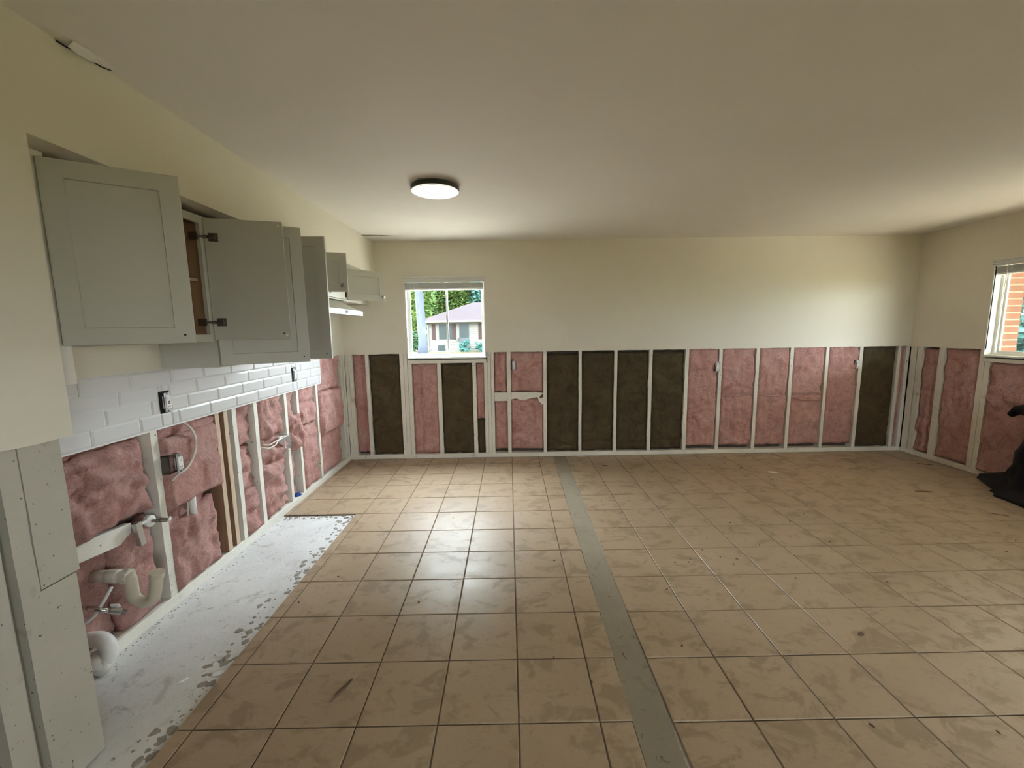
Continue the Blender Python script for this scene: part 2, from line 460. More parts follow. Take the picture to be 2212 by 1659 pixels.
flap('loose_tape', [(-1.486, 4.39, H-.012), (-1.38, 4.40, H-.016), (-1.27, 4.42, H-.012), (-1.17, 4.45, H-.003),
                    (-1.486, 4.415, H-.001), (-1.38, 4.425, H-.001), (-1.27, 4.445, H-.001), (-1.17, 4.46, H-.001)], 'ceil')['label'] = 'loose edge of ceiling tape'

# ------------------------------------------------------------------ walls
def ragged(mb, axis, a0, a1, p0, p1, z0, z1, jit=.005, seed=0):
    """drywall panel; axis 'x': runs along x with faces y=p0/p1, axis 'y': runs along y with faces x=p0/p1; lower edge jittered"""
    n = max(2, int(abs(a1-a0)/.04)+1)
    at = [a0+(a1-a0)*k/(n-1) for k in range(n)]
    zb = [z0+(jit*fbm((a*6, seed, 3))+jit*.6*fbm((a*23, seed, 7)) if jit else 0) for a in at]
    mk = (lambda a, p, z: (a, p, z)) if axis == 'x' else (lambda a, p, z: (p, a, z))
    vs = []
    for a, z in zip(at, zb): vs += [mk(a, p0, z), mk(a, p0, z1), mk(a, p1, z), mk(a, p1, z1)]
    fs = []
    for k in range(n-1):
        i, j = 4*k, 4*k+4
        fs += [(i, j, j+1, i+1), (i+2, i+3, j+3, j+2), (i, i+2, j+2, j), (i+1, j+1, j+3, i+3)]
    fs += [(0, 1, 3, 2), (4*n-4, 4*n-2, 4*n-1, 4*n-3)]
    return mb.add(vs, fs)
TH = .012
# far wall
wf = MB()
ragged(wf, 'x', -1.9, W1[0], D-TH, D, CUT-.003, H+.01, .004, 1)
ragged(wf, 'x', W1[1], XR+.02, D-TH, D, CUT, H+.01, .004, 2)
ragged(wf, 'x', W1[0], W1[1], D-TH, D, W1[3], H+.01, 0)
wall_far = wf.build('wall_far', 'wall')
tag(wall_far, 'cream painted end wall with its lower drywall cut away around the small window', 'wall', kind='structure')
sh = MB()
for x0, x1, z0, z1 in ((-2.1, W1[0], -.05, H+.02), (W1[1], XR+.2, -.05, H+.02), (W1[0], W1[1], -.05, W1[2]), (W1[0], W1[1], W1[3], H+.02)):
    sh.box(x0, x1, D+.092, D+.107, z0, z1)
sh.build('sheathing', 'sheath', wall_far)
def vstud(parent, axis, a0, a1, p0, p1, z0, z1, seed, mat='frame', wob=.0035, name='stud'):
    n = max(4, int((z1-z0)/.06)); vs = []
    for k in range(n+1):
        z = z0+(z1-z0)*k/n
        l = wob*fbm((z*4, seed, 0)); r = wob*fbm((z*4, seed, 5)); f = .002*fbm((z*9, seed, 9))
        for a, p in ((a0+l, p0+f), (a1+r, p0+f), (a1+r, p1), (a0+l, p1)):
            vs.append((a, p, z) if axis == 'x' else (p, a, z))
    fs = [(0, 1, 2, 3), tuple(4*n+i for i in (3, 2, 1, 0))]
    for k in range(n):
        for i in range(4): fs.append((4*k+i, 4*k+(i+1) % 4, 4*k+4+(i+1) % 4, 4*k+4+i))
    return MB().add(vs, fs).build(name, mat, parent)
PL = .05
fst = [(-1.888, -1.851), (-1.848, -1.805), (-1.655, -1.617), (-.03, .013), (.391, .429), (.802, .836), (1.213, 1.247), (1.614, 1.652), (2.030, 2.073),
       (2.423, 2.461), (2.853, 2.891), (3.248, 3.285), (3.662, 3.695), (4.050, 4.090), (4.492, 4.528), (4.588, 4.628)]
for k, (a, b) in enumerate(fst): vstud(wall_far, 'x', a, b, D+.002, D+.09, PL, CUT+.04, k*3.1)
for k, (a, b) in enumerate([(-1.262, -1.219), (-1.216, -1.175), (-.252, -.217), (-.214, -.180)]): vstud(wall_far, 'x', a, b, D+.002, D+.09, PL, CUT+.03, 50+k*3.1, wob=.0015)
for k, (a, b) in enumerate([(-1.171, -1.128), (-.833, -.790), (-.429, -.386), (-.294, -.255)]): vstud(wall_far, 'x', a, b, D+.002, D+.09, PL, 1.125, 80+k*3.1, wob=.0025)
MB().box(-1.89, XR, D-.004, D+.09, 0, PL, .003).build('sole_plate', 'frame', wall_far)
MB().box(W1[0]-.012, W1[1]+.012, D-.012, D+.09, 1.125, 1.165, .003).build('sill_plate', 'frame', wall_far)
MB().box(-.178, -.032, D+.003, D+.06, .672, .772, .002).build('blocking', 'frame', wall_far)
bl = MB(); n = 14
top = [(.015+.374*k/n, .772-(0 if k < 10 else .004*(k-10))) for k in range(n+1)]
bot = [(.015+.374*k/n, .688+.012*math.sin(k*.9)+.006*fbm((k*.7, 2, 2))+(.0 if k < 9 else .013*(k-9))) for k in range(n+1)]
bl.prism(top+bot[::-1], D+.004, D+.035, 'y').build('blocking', 'frame', wall_far)['label'] = 'broken painted board with a ragged lower edge'
MB().box(.014, .39, D+.036, D+.06, .66, .775).build('blocking', 'rawwood', wall_far)
sp = MB().prism([(.300, .745), (.335, .738), (.352, .70), (.388, .715), (.388, .64), (.372, .615), (.362, .64), (.335, .668), (.322, .72)], D-.012, D+.012, 'y')
sp.build('splinter', 'frame', wall_far)['label'] = 'white splintered end of a broken board'
pts = []
for k in range(40):
    a = 2*math.pi*k/40; r = 1+.25*fbm((math.cos(a)*1.5, math.sin(a)*1.5, 2))
    pts.append((.40+.24*r*math.cos(a), 1.46+.20*r*math.sin(a)))
MB().prism(pts, D-TH-.0006, D-TH, 'y').build('spackle_patch', 'spackle', wall_far)['label'] = 'paler patched area of the wall'
# right wall
wr = MB()
ragged(wr, 'y', W2[1], D+.02, XR-TH, XR, CUT-.006, H+.01, .004, 5)
ragged(wr, 'y', W2[0], W2[1], XR-TH, XR, W2[3], H+.01, 0)
ragged(wr, 'y', 1.9, W2[0], XR-TH, XR, CUT, H+.01, .004, 6)
ragged(wr, 'y', DR[1], 1.9, XR-TH, XR, 0, H+.01, 0)
ragged(wr, 'y', DR[0], DR[1], XR-TH, XR, DR[3], H+.01, 0)
ragged(wr, 'y', DR[0], DR[1], XR-TH, XR, 0, DR[2], 0)
ragged(wr, 'y', YB, DR[0], XR-TH, XR, 0, H+.01, 0)
wall_right = wr.build('wall_right', 'wall')
tag(wall_right, 'cream painted side wall with lower drywall cut away below a deep window', 'wall', kind='structure')
sh = MB()
for y0, y1, z0, z1 in ((W2[1], D+.13, -.05, H+.02), (W2[0], W2[1], -.05, W2[2]), (W2[0], W2[1], W2[3], H+.02), (DR[1], W2[0], -.05, H+.02), (DR[0], DR[1], DR[3], H+.02), (DR[0], DR[1], -.05, DR[2]), (YB-.1, DR[0], -.05, H+.02)):
    sh.box(XR+.092, XR+.13, y0, y1, z0, z1)
sh.build('sheathing', 'sheath', wall_right)
for k, (a, b) in enumerate([(4.600, 4.655), (4.665, 4.735), (4.362, 4.421), (3.985, 4.030)]): vstud(wall_right, 'y', a, b, XR+.002, XR+.09, PL, CUT+.03, 120+k*3.3, wob=.004)
for k, (a, b) in enumerate([(3.937, 3.982), (3.50, 3.54), (3.10, 3.14), (2.70, 2.74), (2.205, 2.246)]): vstud(wall_right, 'y', a, b, XR+.002, XR+.09, PL, 1.12, 150+k*3.3)
MB().box(XR-.004, XR+.09, 1.9, D-.005, 0, PL, .003).build('sole_plate', 'frame', wall_right)
MB().box(XR-.014, XR+.09, W2[0]-.02, W2[1]+.02, 1.118, 1.155, .003).build('sill_plate', 'frame', wall_right)
# back wall
wb = MB()
for x0, x1, z0, z1 in ((XS, W3[0], -.02, H+.01), (W3[1], XR+.13, -.02, H+.01), (W3[0], W3[1], -.02, W3[2]), (W3[0], W3[1], W3[3], H+.01)):
    wb.box(x0, x1, YB-.12, YB, z0, z1)
tag(wb.build('wall_back', 'wall'), 'cream wall behind the viewpoint with one window added for light', 'wall', kind='structure')
# left (kitchen) wall
wl = MB()
TY0, TY1 = 1.375, 4.085
TZ0, TZ1 = 1.003, 1.309
ragged(wl, 'y', 1.36, TY1, XL-.008, XL+.004, TZ1-.005, 2.14, 0)
ragged(wl, 'y', TY1, D, XL-.008, XL+.004, CUT, 2.14, .004, 8)
wall_left = wl.build('wall_left', 'wall')
tag(wall_left, 'cream painted kitchen wall with white tile band above opened stud bays', 'wall', kind='structure')
MB().box(XL-.13, XL-.095, 1.2, D+.13, -.05, 2.2).build('sheathing', 'sheath', wall_left)
MB().box(XL-.008, XL+.0178, TY0, TY1, TZ0-.008, TZ1).build('backer_board', 'subgrout', wall_left)
TW, THT = .2475, .0753
def bev_tile(w, h):
    b, t0, t1 = .010, .0035, .0075
    vs = [(0, 0, 0), (0, w, 0), (0, w, h), (0, 0, h), (t0, 0, 0), (t0, w, 0), (t0, w, h), (t0, 0, h),
          (t1, b, b), (t1, w-b, b), (t1, w-b, h-b), (t1, b, h-b)]
    if w < 2.2*b: vs[8:] = [(t1, w*.4, b), (t1, w*.6, b), (t1, w*.6, h-b), (t1, w*.4, h-b)]
    fs = [(8, 9, 10, 11)] + [(r+i, r+(i+1) % 4, r+4+(i+1) % 4, r+4+i) for r in (0, 4) for i in range(4)]
    me = bpy.data.meshes.new('backsplash_tile'); me.from_pydata(vs, [], fs); me.update(); me.materials.append(M['subway'])
    return me
BT = {}
HOLES = [(2.185, 2.255, 1.075, 1.195), (3.54, 3.612, 1.075, 1.200)]
for row, off in enumerate((2.303, 2.381, 2.457, 2.279)):
    y = off-TW*5
    z0 = TZ0+row*(THT+.0012); z1 = z0+THT
    while y < TY1:
        a, b = max(y+.001, TY0), min(y+TW-.001, TY1)
        segs = [(a, b, z0, z1)]
        for hy0, hy1, hz0, hz1 in HOLES:
            out = []
            for (p, q, c, d) in segs:
                if q <= hy0 or p >= hy1 or d <= hz0 or c >= hz1: out.append((p, q, c, d)); continue
                if p < hy0: out.append((p, hy0, c, d))
                if q > hy1: out.append((hy1, q, c, d))
                if c < hz0-.012: out.append((max(p, hy0), min(q, hy1), c, hz0))
                if d > hz1+.012: out.append((max(p, hy0), min(q, hy1), hz1, d))
            segs = out
        for p, q, c, d in segs:
            if q-p < .015: continue
            k = (round(q-p, 3), round(d-c, 3))
            if k not in BT: BT[k] = bev_tile(q-p, d-c)
            o = bpy.data.objects.new('backsplash_tile', BT[k]); COL.objects.link(o)
            o.location = (XL+.016+rnd.uniform(0, .0006), p, c); put(o, wall_left)
        y += TW
# studs of the kitchen wall
for k, (a, b, mt) in enumerate([(2.130, 2.172, 'frame'), (2.772, 2.812, 'frame'), (3.010, 3.052, 'frame'), (3.425, 3.463, 'frame'),
                                (3.625, 3.661, 'frame'), (3.992, 4.032, 'frame')]):
    vstud(wall_left, 'y', a, b, XL-.001, XL-.092, PL, TZ0+.03 if a < 4.0 else CUT, 200+k*3.7, mt)
for k, (a, b) in enumerate([(4.620, 4.660), (4.70, 4.742)]): vstud(wall_left, 'y', a, b, XL-.001, XL-.092, PL, CUT+.03, 230+k*3.7)
for k, (a, b) in enumerate([(2.610, 2.648), (2.690, 2.728)]):
    s_ = vstud(wall_left, 'y', a, b, XL-.004, XL-.092, PL, TZ0+.03, 240+k*2.7, 'rawwood', .001); s_['label'] = 'unpainted brown stud'
    MB().box(XL-.004, XL-.002, a+.001, b-.001, PL, TZ0).build('stud_edge', 'paleedge', wall_left)
MB().box(XL-.09, XL+.003, 1.36, D-.005, -.012, PL, .003).build('sole_plate', 'frame', wall_left)
bk = MB().obox(Matrix.Translation((XL-.03, 1.66, .555)) @ Matrix.Rotation(-.10, 4, 'X'), -.018, .022, -.30, .305, -.044, .044, .003)
bk.build('blocking', 'frame', wall_left)['label'] = 'white painted cross brace between studs'
# soffit and near partition
so = MB().box(-1.905, XS, 1.385, D, 2.125, H+.01)
tag(so.build('wall_soffit', 'wall'), 'boxed-in cream soffit above the kitchen cabinets', 'soffit', kind='structure')
pa = MB()
ragged(pa, 'y', YB, 1.385, XS, XS-.012, 1.163, H+.01, .006, 12)
ragged(pa, 'x', XS-.36, XS-.0125, 1.385, 1.373, 1.17, 2.15, .004, 13)
wall_part = pa.build('wall_partition', 'wall')
tag(wall_part, 'cream partition end next to the cabinets with framing bared below', 'wall', kind='structure')
ps = [(1.232, 1.350, .696, 1.20, .0), (1.229, 1.340, .0, .690, .003), (1.177, 1.229, 0, 1.20, .001), (1.086, 1.148, 0, 1.20, .0), (.70, .76, 0, 1.2, 0), (.30, .36, 0, 1.2, 0)]
for k, (a, b, z0, z1, dx) in enumerate(ps):
    vstud(wall_part, 'y', a, b, XS-.013-dx, XS-.05, z0, z1, 300+k*1.9, 'board', .0015)
MB().box(XS-.10, XS-.055, -.6, 1.34, -.012, 1.25).build('sheathing', 'sheath', wall_part)
MB().box(XS-.055, XS-.048, 1.10, 1.23, -.012, 1.2).build('recessed_board', 'board', wall_part)
MB().box(XS-.10, XS-.012, YB, -.5, -.012, 1.25).build('lower_panel', 'wall', wall_part)
MB().box(-2.1, XS-.1, 1.2, 1.345, -.05, 1.3).build('return_panel', 'sheath', wall_part)

# ------------------------------------------------------------------ windows; the two behind the camera are added for light
def window(name, wall, label, o0, o1, z0, z1, face, sgn, axis, split, depth=.078):
    """o0..o1 along the wall axis, face = stud plane, sgn = direction to the outside"""
    e = empty(name, (0, 0, 0), label, 'window', kind='structure')
    def bx(a0, a1, p0, p1, c0, c1, ch=0):
        p0, p1 = sorted((face+sgn*p0, face+sgn*p1))
        return (a0, a1, p0, p1, c0, c1, ch) if axis == 'x' else (p0, p1, a0, a1, c0, c1, ch)
    j = MB(); t = .012
    j.box(*bx(o0-t, o0, -.0135, .108, z0-t, z1+t)); j.box(*bx(o1, o1+t, -.0135, .108, z0-t, z1+t))
    j.box(*bx(o0, o1, -.0135, .108, z1, z1+t))
    j.build('jamb_liner', 'trimwhite', e)
    MB().box(*bx(o0-.01, o1+.01, -.022, .108, z0-.018, z0, .002)).build('sill', 'trimwhite', e)
    d0, d1 = depth-.02, depth+.025; f = .022
    fr = MB()
    fr.box(*bx(o0, o0+f, d0, d1, z0, z1)); fr.box(*bx(o1-f, o1, d0, d1, z0, z1))
    fr.box(*bx(o0+f, o1-f, d0, d1, z0, z0+f)); fr.box(*bx(o0+f, o1-f, d0, d1, z1-f, z1))
    fr.build('frame', 'trimwhite', e)
    for k, (a, b, q) in enumerate(((o0+f, split+.012, d0+.004), (split-.012, o1-f, d0+.024))):
        s = MB(); w = .016
        s.box(*bx(a, a+w, q, q+.016, z0+f, z1-f)); s.box(*bx(b-w, b, q, q+.016, z0+f, z1-f))
        s.box(*bx(a+w, b-w, q, q+.016, z0+f, z0+f+w)); s.box(*bx(a+w, b-w, q, q+.016, z1-f-w, z1-f))
        so_ = s.build('sash', 'trimwhite', e)
        MB().box(*bx(a+w, b-w, q+.006, q+.010, z0+f+w, z1-f-w)).build('pane', 'glass', so_)
    MB().box(*bx(split-.009, split+.003, d0-.010, d0+.004, z0+(z1-z0)*.42, z0+(z1-z0)*.53, .001)).build('latch', 'nickel', e)
    return e
window('window_1', wall_far, 'small white sliding window looking out on the neighbouring house', W1[0], W1[1], W1[2], W1[3], D, 1, 'x', -.705)
window('window_2', wall_right, 'deep white window in the side wall overlooking a brick pillar', W2[0], W2[1], W2[2], W2[3], XR, 1, 'y', 3.12)
window('added_window_3', wall_right, 'unseen window added for light in the side wall behind the viewpoint', DR[0], DR[1], DR[2], DR[3], XR, 1, 'y', -1.55)

window('added_window_4', None, 'unseen window added for light in the cream wall behind the viewpoint', W3[0], W3[1], W3[2], W3[3], YB, -1, 'x', 2.1)
def blind(label, o0, o1, ztop, face, axis, wand):
    c = ((o0+o1)/2, face, ztop) if axis == 'x' else (face, (o0+o1)/2, ztop)
    e = empty('window_blind', c, label, 'blind')
    def bx(a0, a1, p0, p1, z0, z1, ch=0):
        return (a0, a1, face+p0, face+p1, z0, z1, ch) if axis == 'x' else (face-p1 if False else face-p1, face-p0, a0, a1, z0, z1, ch)
    # p is measured from the wall face outwards (positive = towards the outside)
    def B(a0, a1, p0, p1, z0, z1, ch=0):
        if axis == 'x': return (a0, a1, face+p0, face+p1, z0, z1, ch)
        return (face+p0, face+p1, a0, a1, z0, z1, ch)
    v = MB()
    for k in range(4): v.box(*B(o0-.008, o1+.018, -.032+.004*(k % 2), -.012, ztop-.016*(k+1)+.001, ztop-.016*k, .002))
    v.build('valance', 'blind', e)
    MB().box(*B(o0+.004, o1-.004, -.010, .035, ztop-.045, ztop-.004)).build('headrail', 'blind', e)
    for k in range(12):
        z = ztop-.066-.0052*k
        MB().box(*B(o0+.004+rnd.uniform(0, .003), o1-.006-rnd.uniform(0, .003), -.008+rnd.uniform(-.002, .002), .040, z-.0030, z)).build('slat', 'blind', e)
    MB().box(*B(o0+.004, o1-.006, -.006, .038, ztop-.141, ztop-.130, .002)).build('bottom_rail', 'blind', e)
    P = (lambda a, p, z: (a, face+p, z)) if axis == 'x' else (lambda a, p, z: (face+p, a, z))
    for a in (o0+.14, (o0+o1)/2, o1-.14):
        pts = [P(a+.012*math.sin(k*2.1), -.012-.004*math.cos(k), ztop-.06-.075*k/9) for k in range(10)]
        MB().tube(pts, .0022, 6).build('ladder_cord', 'white', e)
    aw, zl = wand
    MB().tube([P(aw, -.014, ztop-.05), P(aw+.008, -.013, ztop-.3), P(aw+.018, -.012, zl)], .0032, 8).build('tilt_wand', 'white', e)
    return e
blind('white slatted blind pulled up at the top of the small end-wall window', W1[0], W1[1], W1[3]+.008, D, 'x', (W1[0]+.105, 1.44))
blind('white slatted blind pulled up at the top of the deep side-wall window', W2[0], W2[1], W2[3]+.008, XR, 'y', (W2[1]-.10, 1.35))

# ------------------------------------------------------------------ insulation batts
def batt(name, label, axis, a0, a1, z0, z1, face, out, mat='pink', bulge=.0, amp=.026, roll=.03, depth=.07, seed=0,
         grooves=(), lean=0.0, rag=.006, group=None, freq=7.0, topslope=0.0):
    """lumpy slab between a0..a1 along the wall and z0..z1; out = +1/-1 direction into the room; front plane at face"""
    w, h = a1-a0, z1-z0
    nu, nv = max(7, min(34, int(w/.016))), max(7, min(64, int(h/.016)))
    vs, idx = [], {}
    def pos(a, d, z): return (a, face+out*d, z) if axis == 'x' else (face+out*d, a, z)
    for j in range(nv+1):
        for i in range(nu+1):
            s, t = i/nu, j/nv
            es = min(s, 1-s)*w; et = min(t, 1-t)*h
            ea = max(0, 1-es/.03)**2; eb = max(0, 1-et/.03)**2
            a, z = a0+s*w, z0+t*h
            q = (a*freq+seed*7.3, z*freq-seed*3.1, seed)
            d = bulge + amp*fbm(q, 5) + amp*.6*(.5-abs(noise.noise(Vector((a*freq*1.9, z*freq*1.3, seed+4))))*2)
            d += amp*.25*fbm((a*40, z*40, seed), 3) + lean*(1-t)
            d -= roll*max(ea, eb)
            for kind, p0, wd, dp in grooves:
                x = (z if kind == 'h' else a) - p0 - .012*fbm(((a if kind == 'h' else z)*5, seed, 8))
                d -= dp*math.exp(-(x/wd)**2)
            a += rag*fbm((z*9, i and 5 or 1, seed+2))*(1 if i in (0, nu) else .4*ea)
            z += rag*1.3*fbm((a*9, j and 5 or 1, seed+6))*(1 if j in (0, nv) else .4*eb) + topslope*s*t
            idx[i, j] = len(vs); vs.append(pos(a, d, z))
    fs = [(idx[i, j], idx[i+1, j], idx[i+1, j+1], idx[i, j+1]) for j in range(nv) for i in range(nu)]
    ring = [(i, 0) for i in range(nu)] + [(nu, j) for j in range(nv)] + [(i, nv) for i in range(nu, 0, -1)] + [(0, j) for j in range(nv, 0, -1)]
    back = []
    for (i, j) in ring:
        p = vs[idx[i, j]]; back.append(len(vs))
        vs.append((p[0], face-out*depth, p[2]) if axis == 'x' else (face-out*depth, p[1], p[2]))
    m = len(ring)
    fs += [(idx[ring[k]], idx[ring[(k+1) % m]], back[(k+1) % m], back[k]) for k in range(m)]
    fs.append(tuple(back))
    L = pos((a0+a1)/2, 0, z0)
    o = MB().add(vs, fs).build(name, mat, None, True, L)
    tag(o, label, 'insulation', group)
    return o
PB, DB = 'pink_insulation_batt', 'dark_insulation_batt'
G1, G2, G3 = 'pink batts in the end wall', 'dark batts in the end wall', 'pink batts in the kitchen wall'
FB = dict(axis='x', face=D+.012, out=-1)
batt(PB, 'narrow pink fibreglass batt in the end wall bay touching the kitchen wall corner', a0=-1.805, a1=-1.652, z0=.085, z1=CUT+.01, seed=1, grooves=[('v', -1.70, .012, .025)], group=G1, **FB)
batt(DB, 'dark mineral wool batt between the corner bay and the window studs', a0=-1.617, a1=-1.262, z0=.052, z1=CUT, mat='dwool', amp=.012, seed=2, group=G2, **FB)
batt(PB, 'pink fibreglass batt under the window beside the multiple studs', a0=-1.128, a1=-.832, z0=.056, z1=1.122, seed=3, grooves=[('v', -1.03, .010, .022)], group=G1, **FB)
batt(DB, 'dark mineral wool batt directly under the window', a0=-.790, a1=-.428, z0=.052, z1=1.12, mat='dwool', amp=.012, seed=4, group=G2, **FB)
batt(PB, 'short narrow pink strip of batt under the window corner above a dark piece', a0=-.386, a1=-.294, z0=.46, z1=1.12, seed=5, grooves=[('v', -.33, .010, .02)], group=G1, **FB)
batt(DB, 'short narrow dark batt at the floor below a pink strip', a0=-.386, a1=-.294, z0=.052, z1=.455, mat='dwool', amp=.015, seed=6, group=G2, **FB)
batt(PB, 'narrow pink batt above the intact white cross block', a0=-.180, a1=-.030, z0=.776, z1=CUT+.01, seed=7, grooves=[('v', -.12, .012, .02)], group=G1, **FB)
batt(PB, 'narrow pink batt below the intact white cross block', a0=-.180, a1=-.030, z0=.095, z1=.670, seed=8, group=G1, **FB)
batt(PB, 'pink batt above the broken white board with an outlet box at its edge', a0=.013, a1=.388, z0=.778, z1=CUT+.01, seed=9, bulge=.004, group=G1, **FB)
batt(PB, 'pink batt below the broken white board', a0=.013, a1=.388, z0=.095, z1=.690, seed=10, bulge=.004, group=G1, **FB)
dl = ['first dark batt right beside the broken-board bay', 'dark batt one bay on from the broken-board neighbour', 'dark batt two bays before the long pink run', 'dark batt directly beside the long run of pink batts']
for k, (a, b) in enumerate([(.430, .802), (.836, 1.212), (1.247, 1.613), (1.653, 2.030)]):
    batt(DB, dl[k], a0=a, a1=b, z0=.058, z1=CUT-(.035 if k == 0 else .02), mat='dwool', amp=.012, seed=12+k, bulge=-.004,
         grooves=[('h', .14+.03*(k % 2), .012, .018)], group=G2, **FB)
pl = ['pink batt of the long run beside the dark batts', 'pink batt with a cable across it beside an outlet box', 'middle pink batt of the three crossed by a cable',
      'pink batt crossed by the sagging end of a cable', 'pink batt beside the outlet box next to the single dark corner batt']
for k, (a, b) in enumerate([(2.073, 2.422), (2.462, 2.852), (2.892, 3.247), (3.286, 3.661), (3.696, 4.048)]):
    batt(PB, pl[k], a0=a, a1=b, z0=.095, z1=CUT+.01, seed=20+k, bulge=.006, amp=.022, grooves=[('h', .69, .016, .022)] if k in (1, 2, 3) else (), group=G1, **FB)
batt(DB, 'single dark mineral wool batt near the far corner by the side wall', a0=4.090, a1=4.491, z0=.052, z1=CUT+.005, mat='dwool', amp=.010, seed=30, group=G2, **FB)
batt(PB, 'narrow pink sliver of batt in the corner by the side wall', a0=4.528, a1=4.588, z0=.06, z1=CUT+.01, seed=31, amp=.012, group=G1, **FB)
RB = dict(axis='y', face=XR+.012, out=-1, group='pink batts in the side wall')
batt(PB, 'narrow pink batt in the side wall bay nearest the corner', a0=4.421, a1=4.598, z0=.06, z1=CUT-.02, seed=40, grooves=[('v', 4.47, .012, .03)], **RB)
batt(PB, 'pink batt in the side wall between corner bay and window studs', a0=4.031, a1=4.361, z0=.055, z1=CUT+.005, seed=41, **RB)
batt(PB, 'pink batt under the side wall window slumping over the sole plate', a0=3.541, a1=3.936, z0=.045, z1=1.115, seed=42, bulge=.008, lean=.022, **RB)
batt(PB, 'pink batt under the side wall window behind the black bag', a0=3.141, a1=3.499, z0=.06, z1=1.115, seed=43, **RB)
batt(PB, 'pink batt under the side wall window just past the black bag', a0=2.741, a1=3.099, z0=.06, z1=1.115, seed=44, **RB)
batt(PB, 'pink batt under the end of the side wall window away from the corner', a0=2.247, a1=2.699, z0=.06, z1=1.115, seed=45, **RB)
LB = dict(axis='y', out=1, group=G3)
def lb(label, a0, a1, z0, z1, face=XL-.012, **k): return batt(PB, label, a0=a0, a1=a1, z0=z0, z1=z1, face=face, **LB, **k)
lb('thick pink batt bulging above the white cross brace over the drain', 1.375, 2.060, .600, .955, face=XL+.006, seed=50, bulge=.022, amp=.034, freq=5.5, topslope=.02, rag=.012, grooves=[('h', .80, .012, .018)])
lb('recessed pink batt strip tucked under the tile band beside partition', 1.375, 2.128, .88, 1.03, face=XL-.05, seed=51, depth=.03)
lb('recessed pink batt behind the drain trap at the floor', 1.375, 1.90, .055, .52, face=XL-.068, seed=52, bulge=.0, amp=.022, depth=.022, freq=6, topslope=.03, rag=.014)
lb('pink batt at the floor between the drain trap and the first stud', 1.865, 2.085, .055, .50, face=XL-.010, seed=152, bulge=.006, amp=.030, freq=6, topslope=.06, rag=.016)
lb('large folded pink batt hanging beside the outlet on the stud', 2.174, 2.600, .530, .935, face=XL+.022, seed=53, bulge=.006, amp=.016, lean=.0, rag=.008, freq=4, grooves=[('h', .76, .02, .016)], depth=.05)
lb('thin pink layer behind the folded batt', 2.40, 2.655, .515, .985, face=XL-.012, seed=54, bulge=.0, amp=.014, rag=.008)
lb('small pink tuft of batt above the folded batt', 2.18, 2.60, .915, 1.02, face=XL-.014, seed=55, amp=.02, depth=.05)
lb('recessed crumpled pink batt behind the short white pipe', 2.174, 2.55, .33, .60, face=XL-.045, seed=56, amp=.045, depth=.04, rag=.012)
lb('pale pink batt at the floor beside the bare brown studs', 2.174, 2.545, .05, .435, face=XL-.004, seed=57, bulge=.012, amp=.030, topslope=.05, rag=.01)
lb('narrow pink batt above others between the two bright studs', 2.814, 3.008, .70, 1.02, face=XL-.03, seed=58, amp=.02, depth=.05)
lb('middle narrow pink batt between the two bright studs', 2.814, 3.008, .36, .69, face=XL-.035, seed=59, amp=.03, depth=.05)
lb('torn pink batt spilling at the floor between the two bright studs', 2.814, 3.008, .05, .37, face=XL-.018, seed=60, amp=.04, lean=.02, depth=.05, rag=.014)
lb('ragged pink batt above the junction box', 3.054, 3.395, .68, 1.02, face=XL-.014, seed=61, bulge=.012, amp=.036, rag=.018)
lb('crumpled pink batt behind the junction box cable', 3.054, 3.423, .42, .69, face=XL-.035, seed=62, amp=.05, rag=.018, depth=.05)
lb('tall pink batt at the floor below the junction box', 3.054, 3.385, .055, .46, face=XL-.012, seed=63, bulge=.010, amp=.034, rag=.014)
lb('narrow pink batt above the torn tuft between close studs', 3.464, 3.600, .66, 1.02, face=XL-.02, seed=64, amp=.03, rag=.012)
lb('torn pink tuft hanging out over a stud beside the junction box', 3.480, 3.672, .47, .80, face=XL+.012, seed=65, bulge=.006, amp=.045, rag=.028, depth=.03, roll=.05, freq=9)
lb('narrow pink batt at the floor between close studs', 3.464, 3.585, .06, .50, face=XL-.045, seed=66, amp=.03, depth=.04)
lb('upper pink batt in the bay before the tile band ends', 3.662, 3.975, .645, 1.02, face=XL-.006, seed=67, bulge=.004, amp=.026, grooves=[('h', .86, .02, .025)])
lb('lower pink batt in the bay before the tile band ends', 3.662, 3.975, .052, .640, face=XL-.008, seed=68, bulge=.004, amp=.022)
lb('top pink batt beyond the end of the tile band', 4.034, 4.56, .90, CUT+.01, face=XL-.008, seed=69, bulge=.006, amp=.024, topslope=.0, rag=.012)
lb('bulging middle pink batt flopping out beyond the tile band', 4.034, 4.56, .47, .90, face=XL+.006, seed=70, bulge=.018, amp=.022, lean=.012, rag=.014)
lb('lower pink batt at the floor beyond the tile band', 4.034, 4.54, .055, .50, face=XL-.012, seed=71, amp=.020)
lb('thin pink sliver of batt in the corner of the kitchen wall', 4.662, 4.699, .45, CUT, face=XL-.02, seed=72, amp=.015, depth=.05)

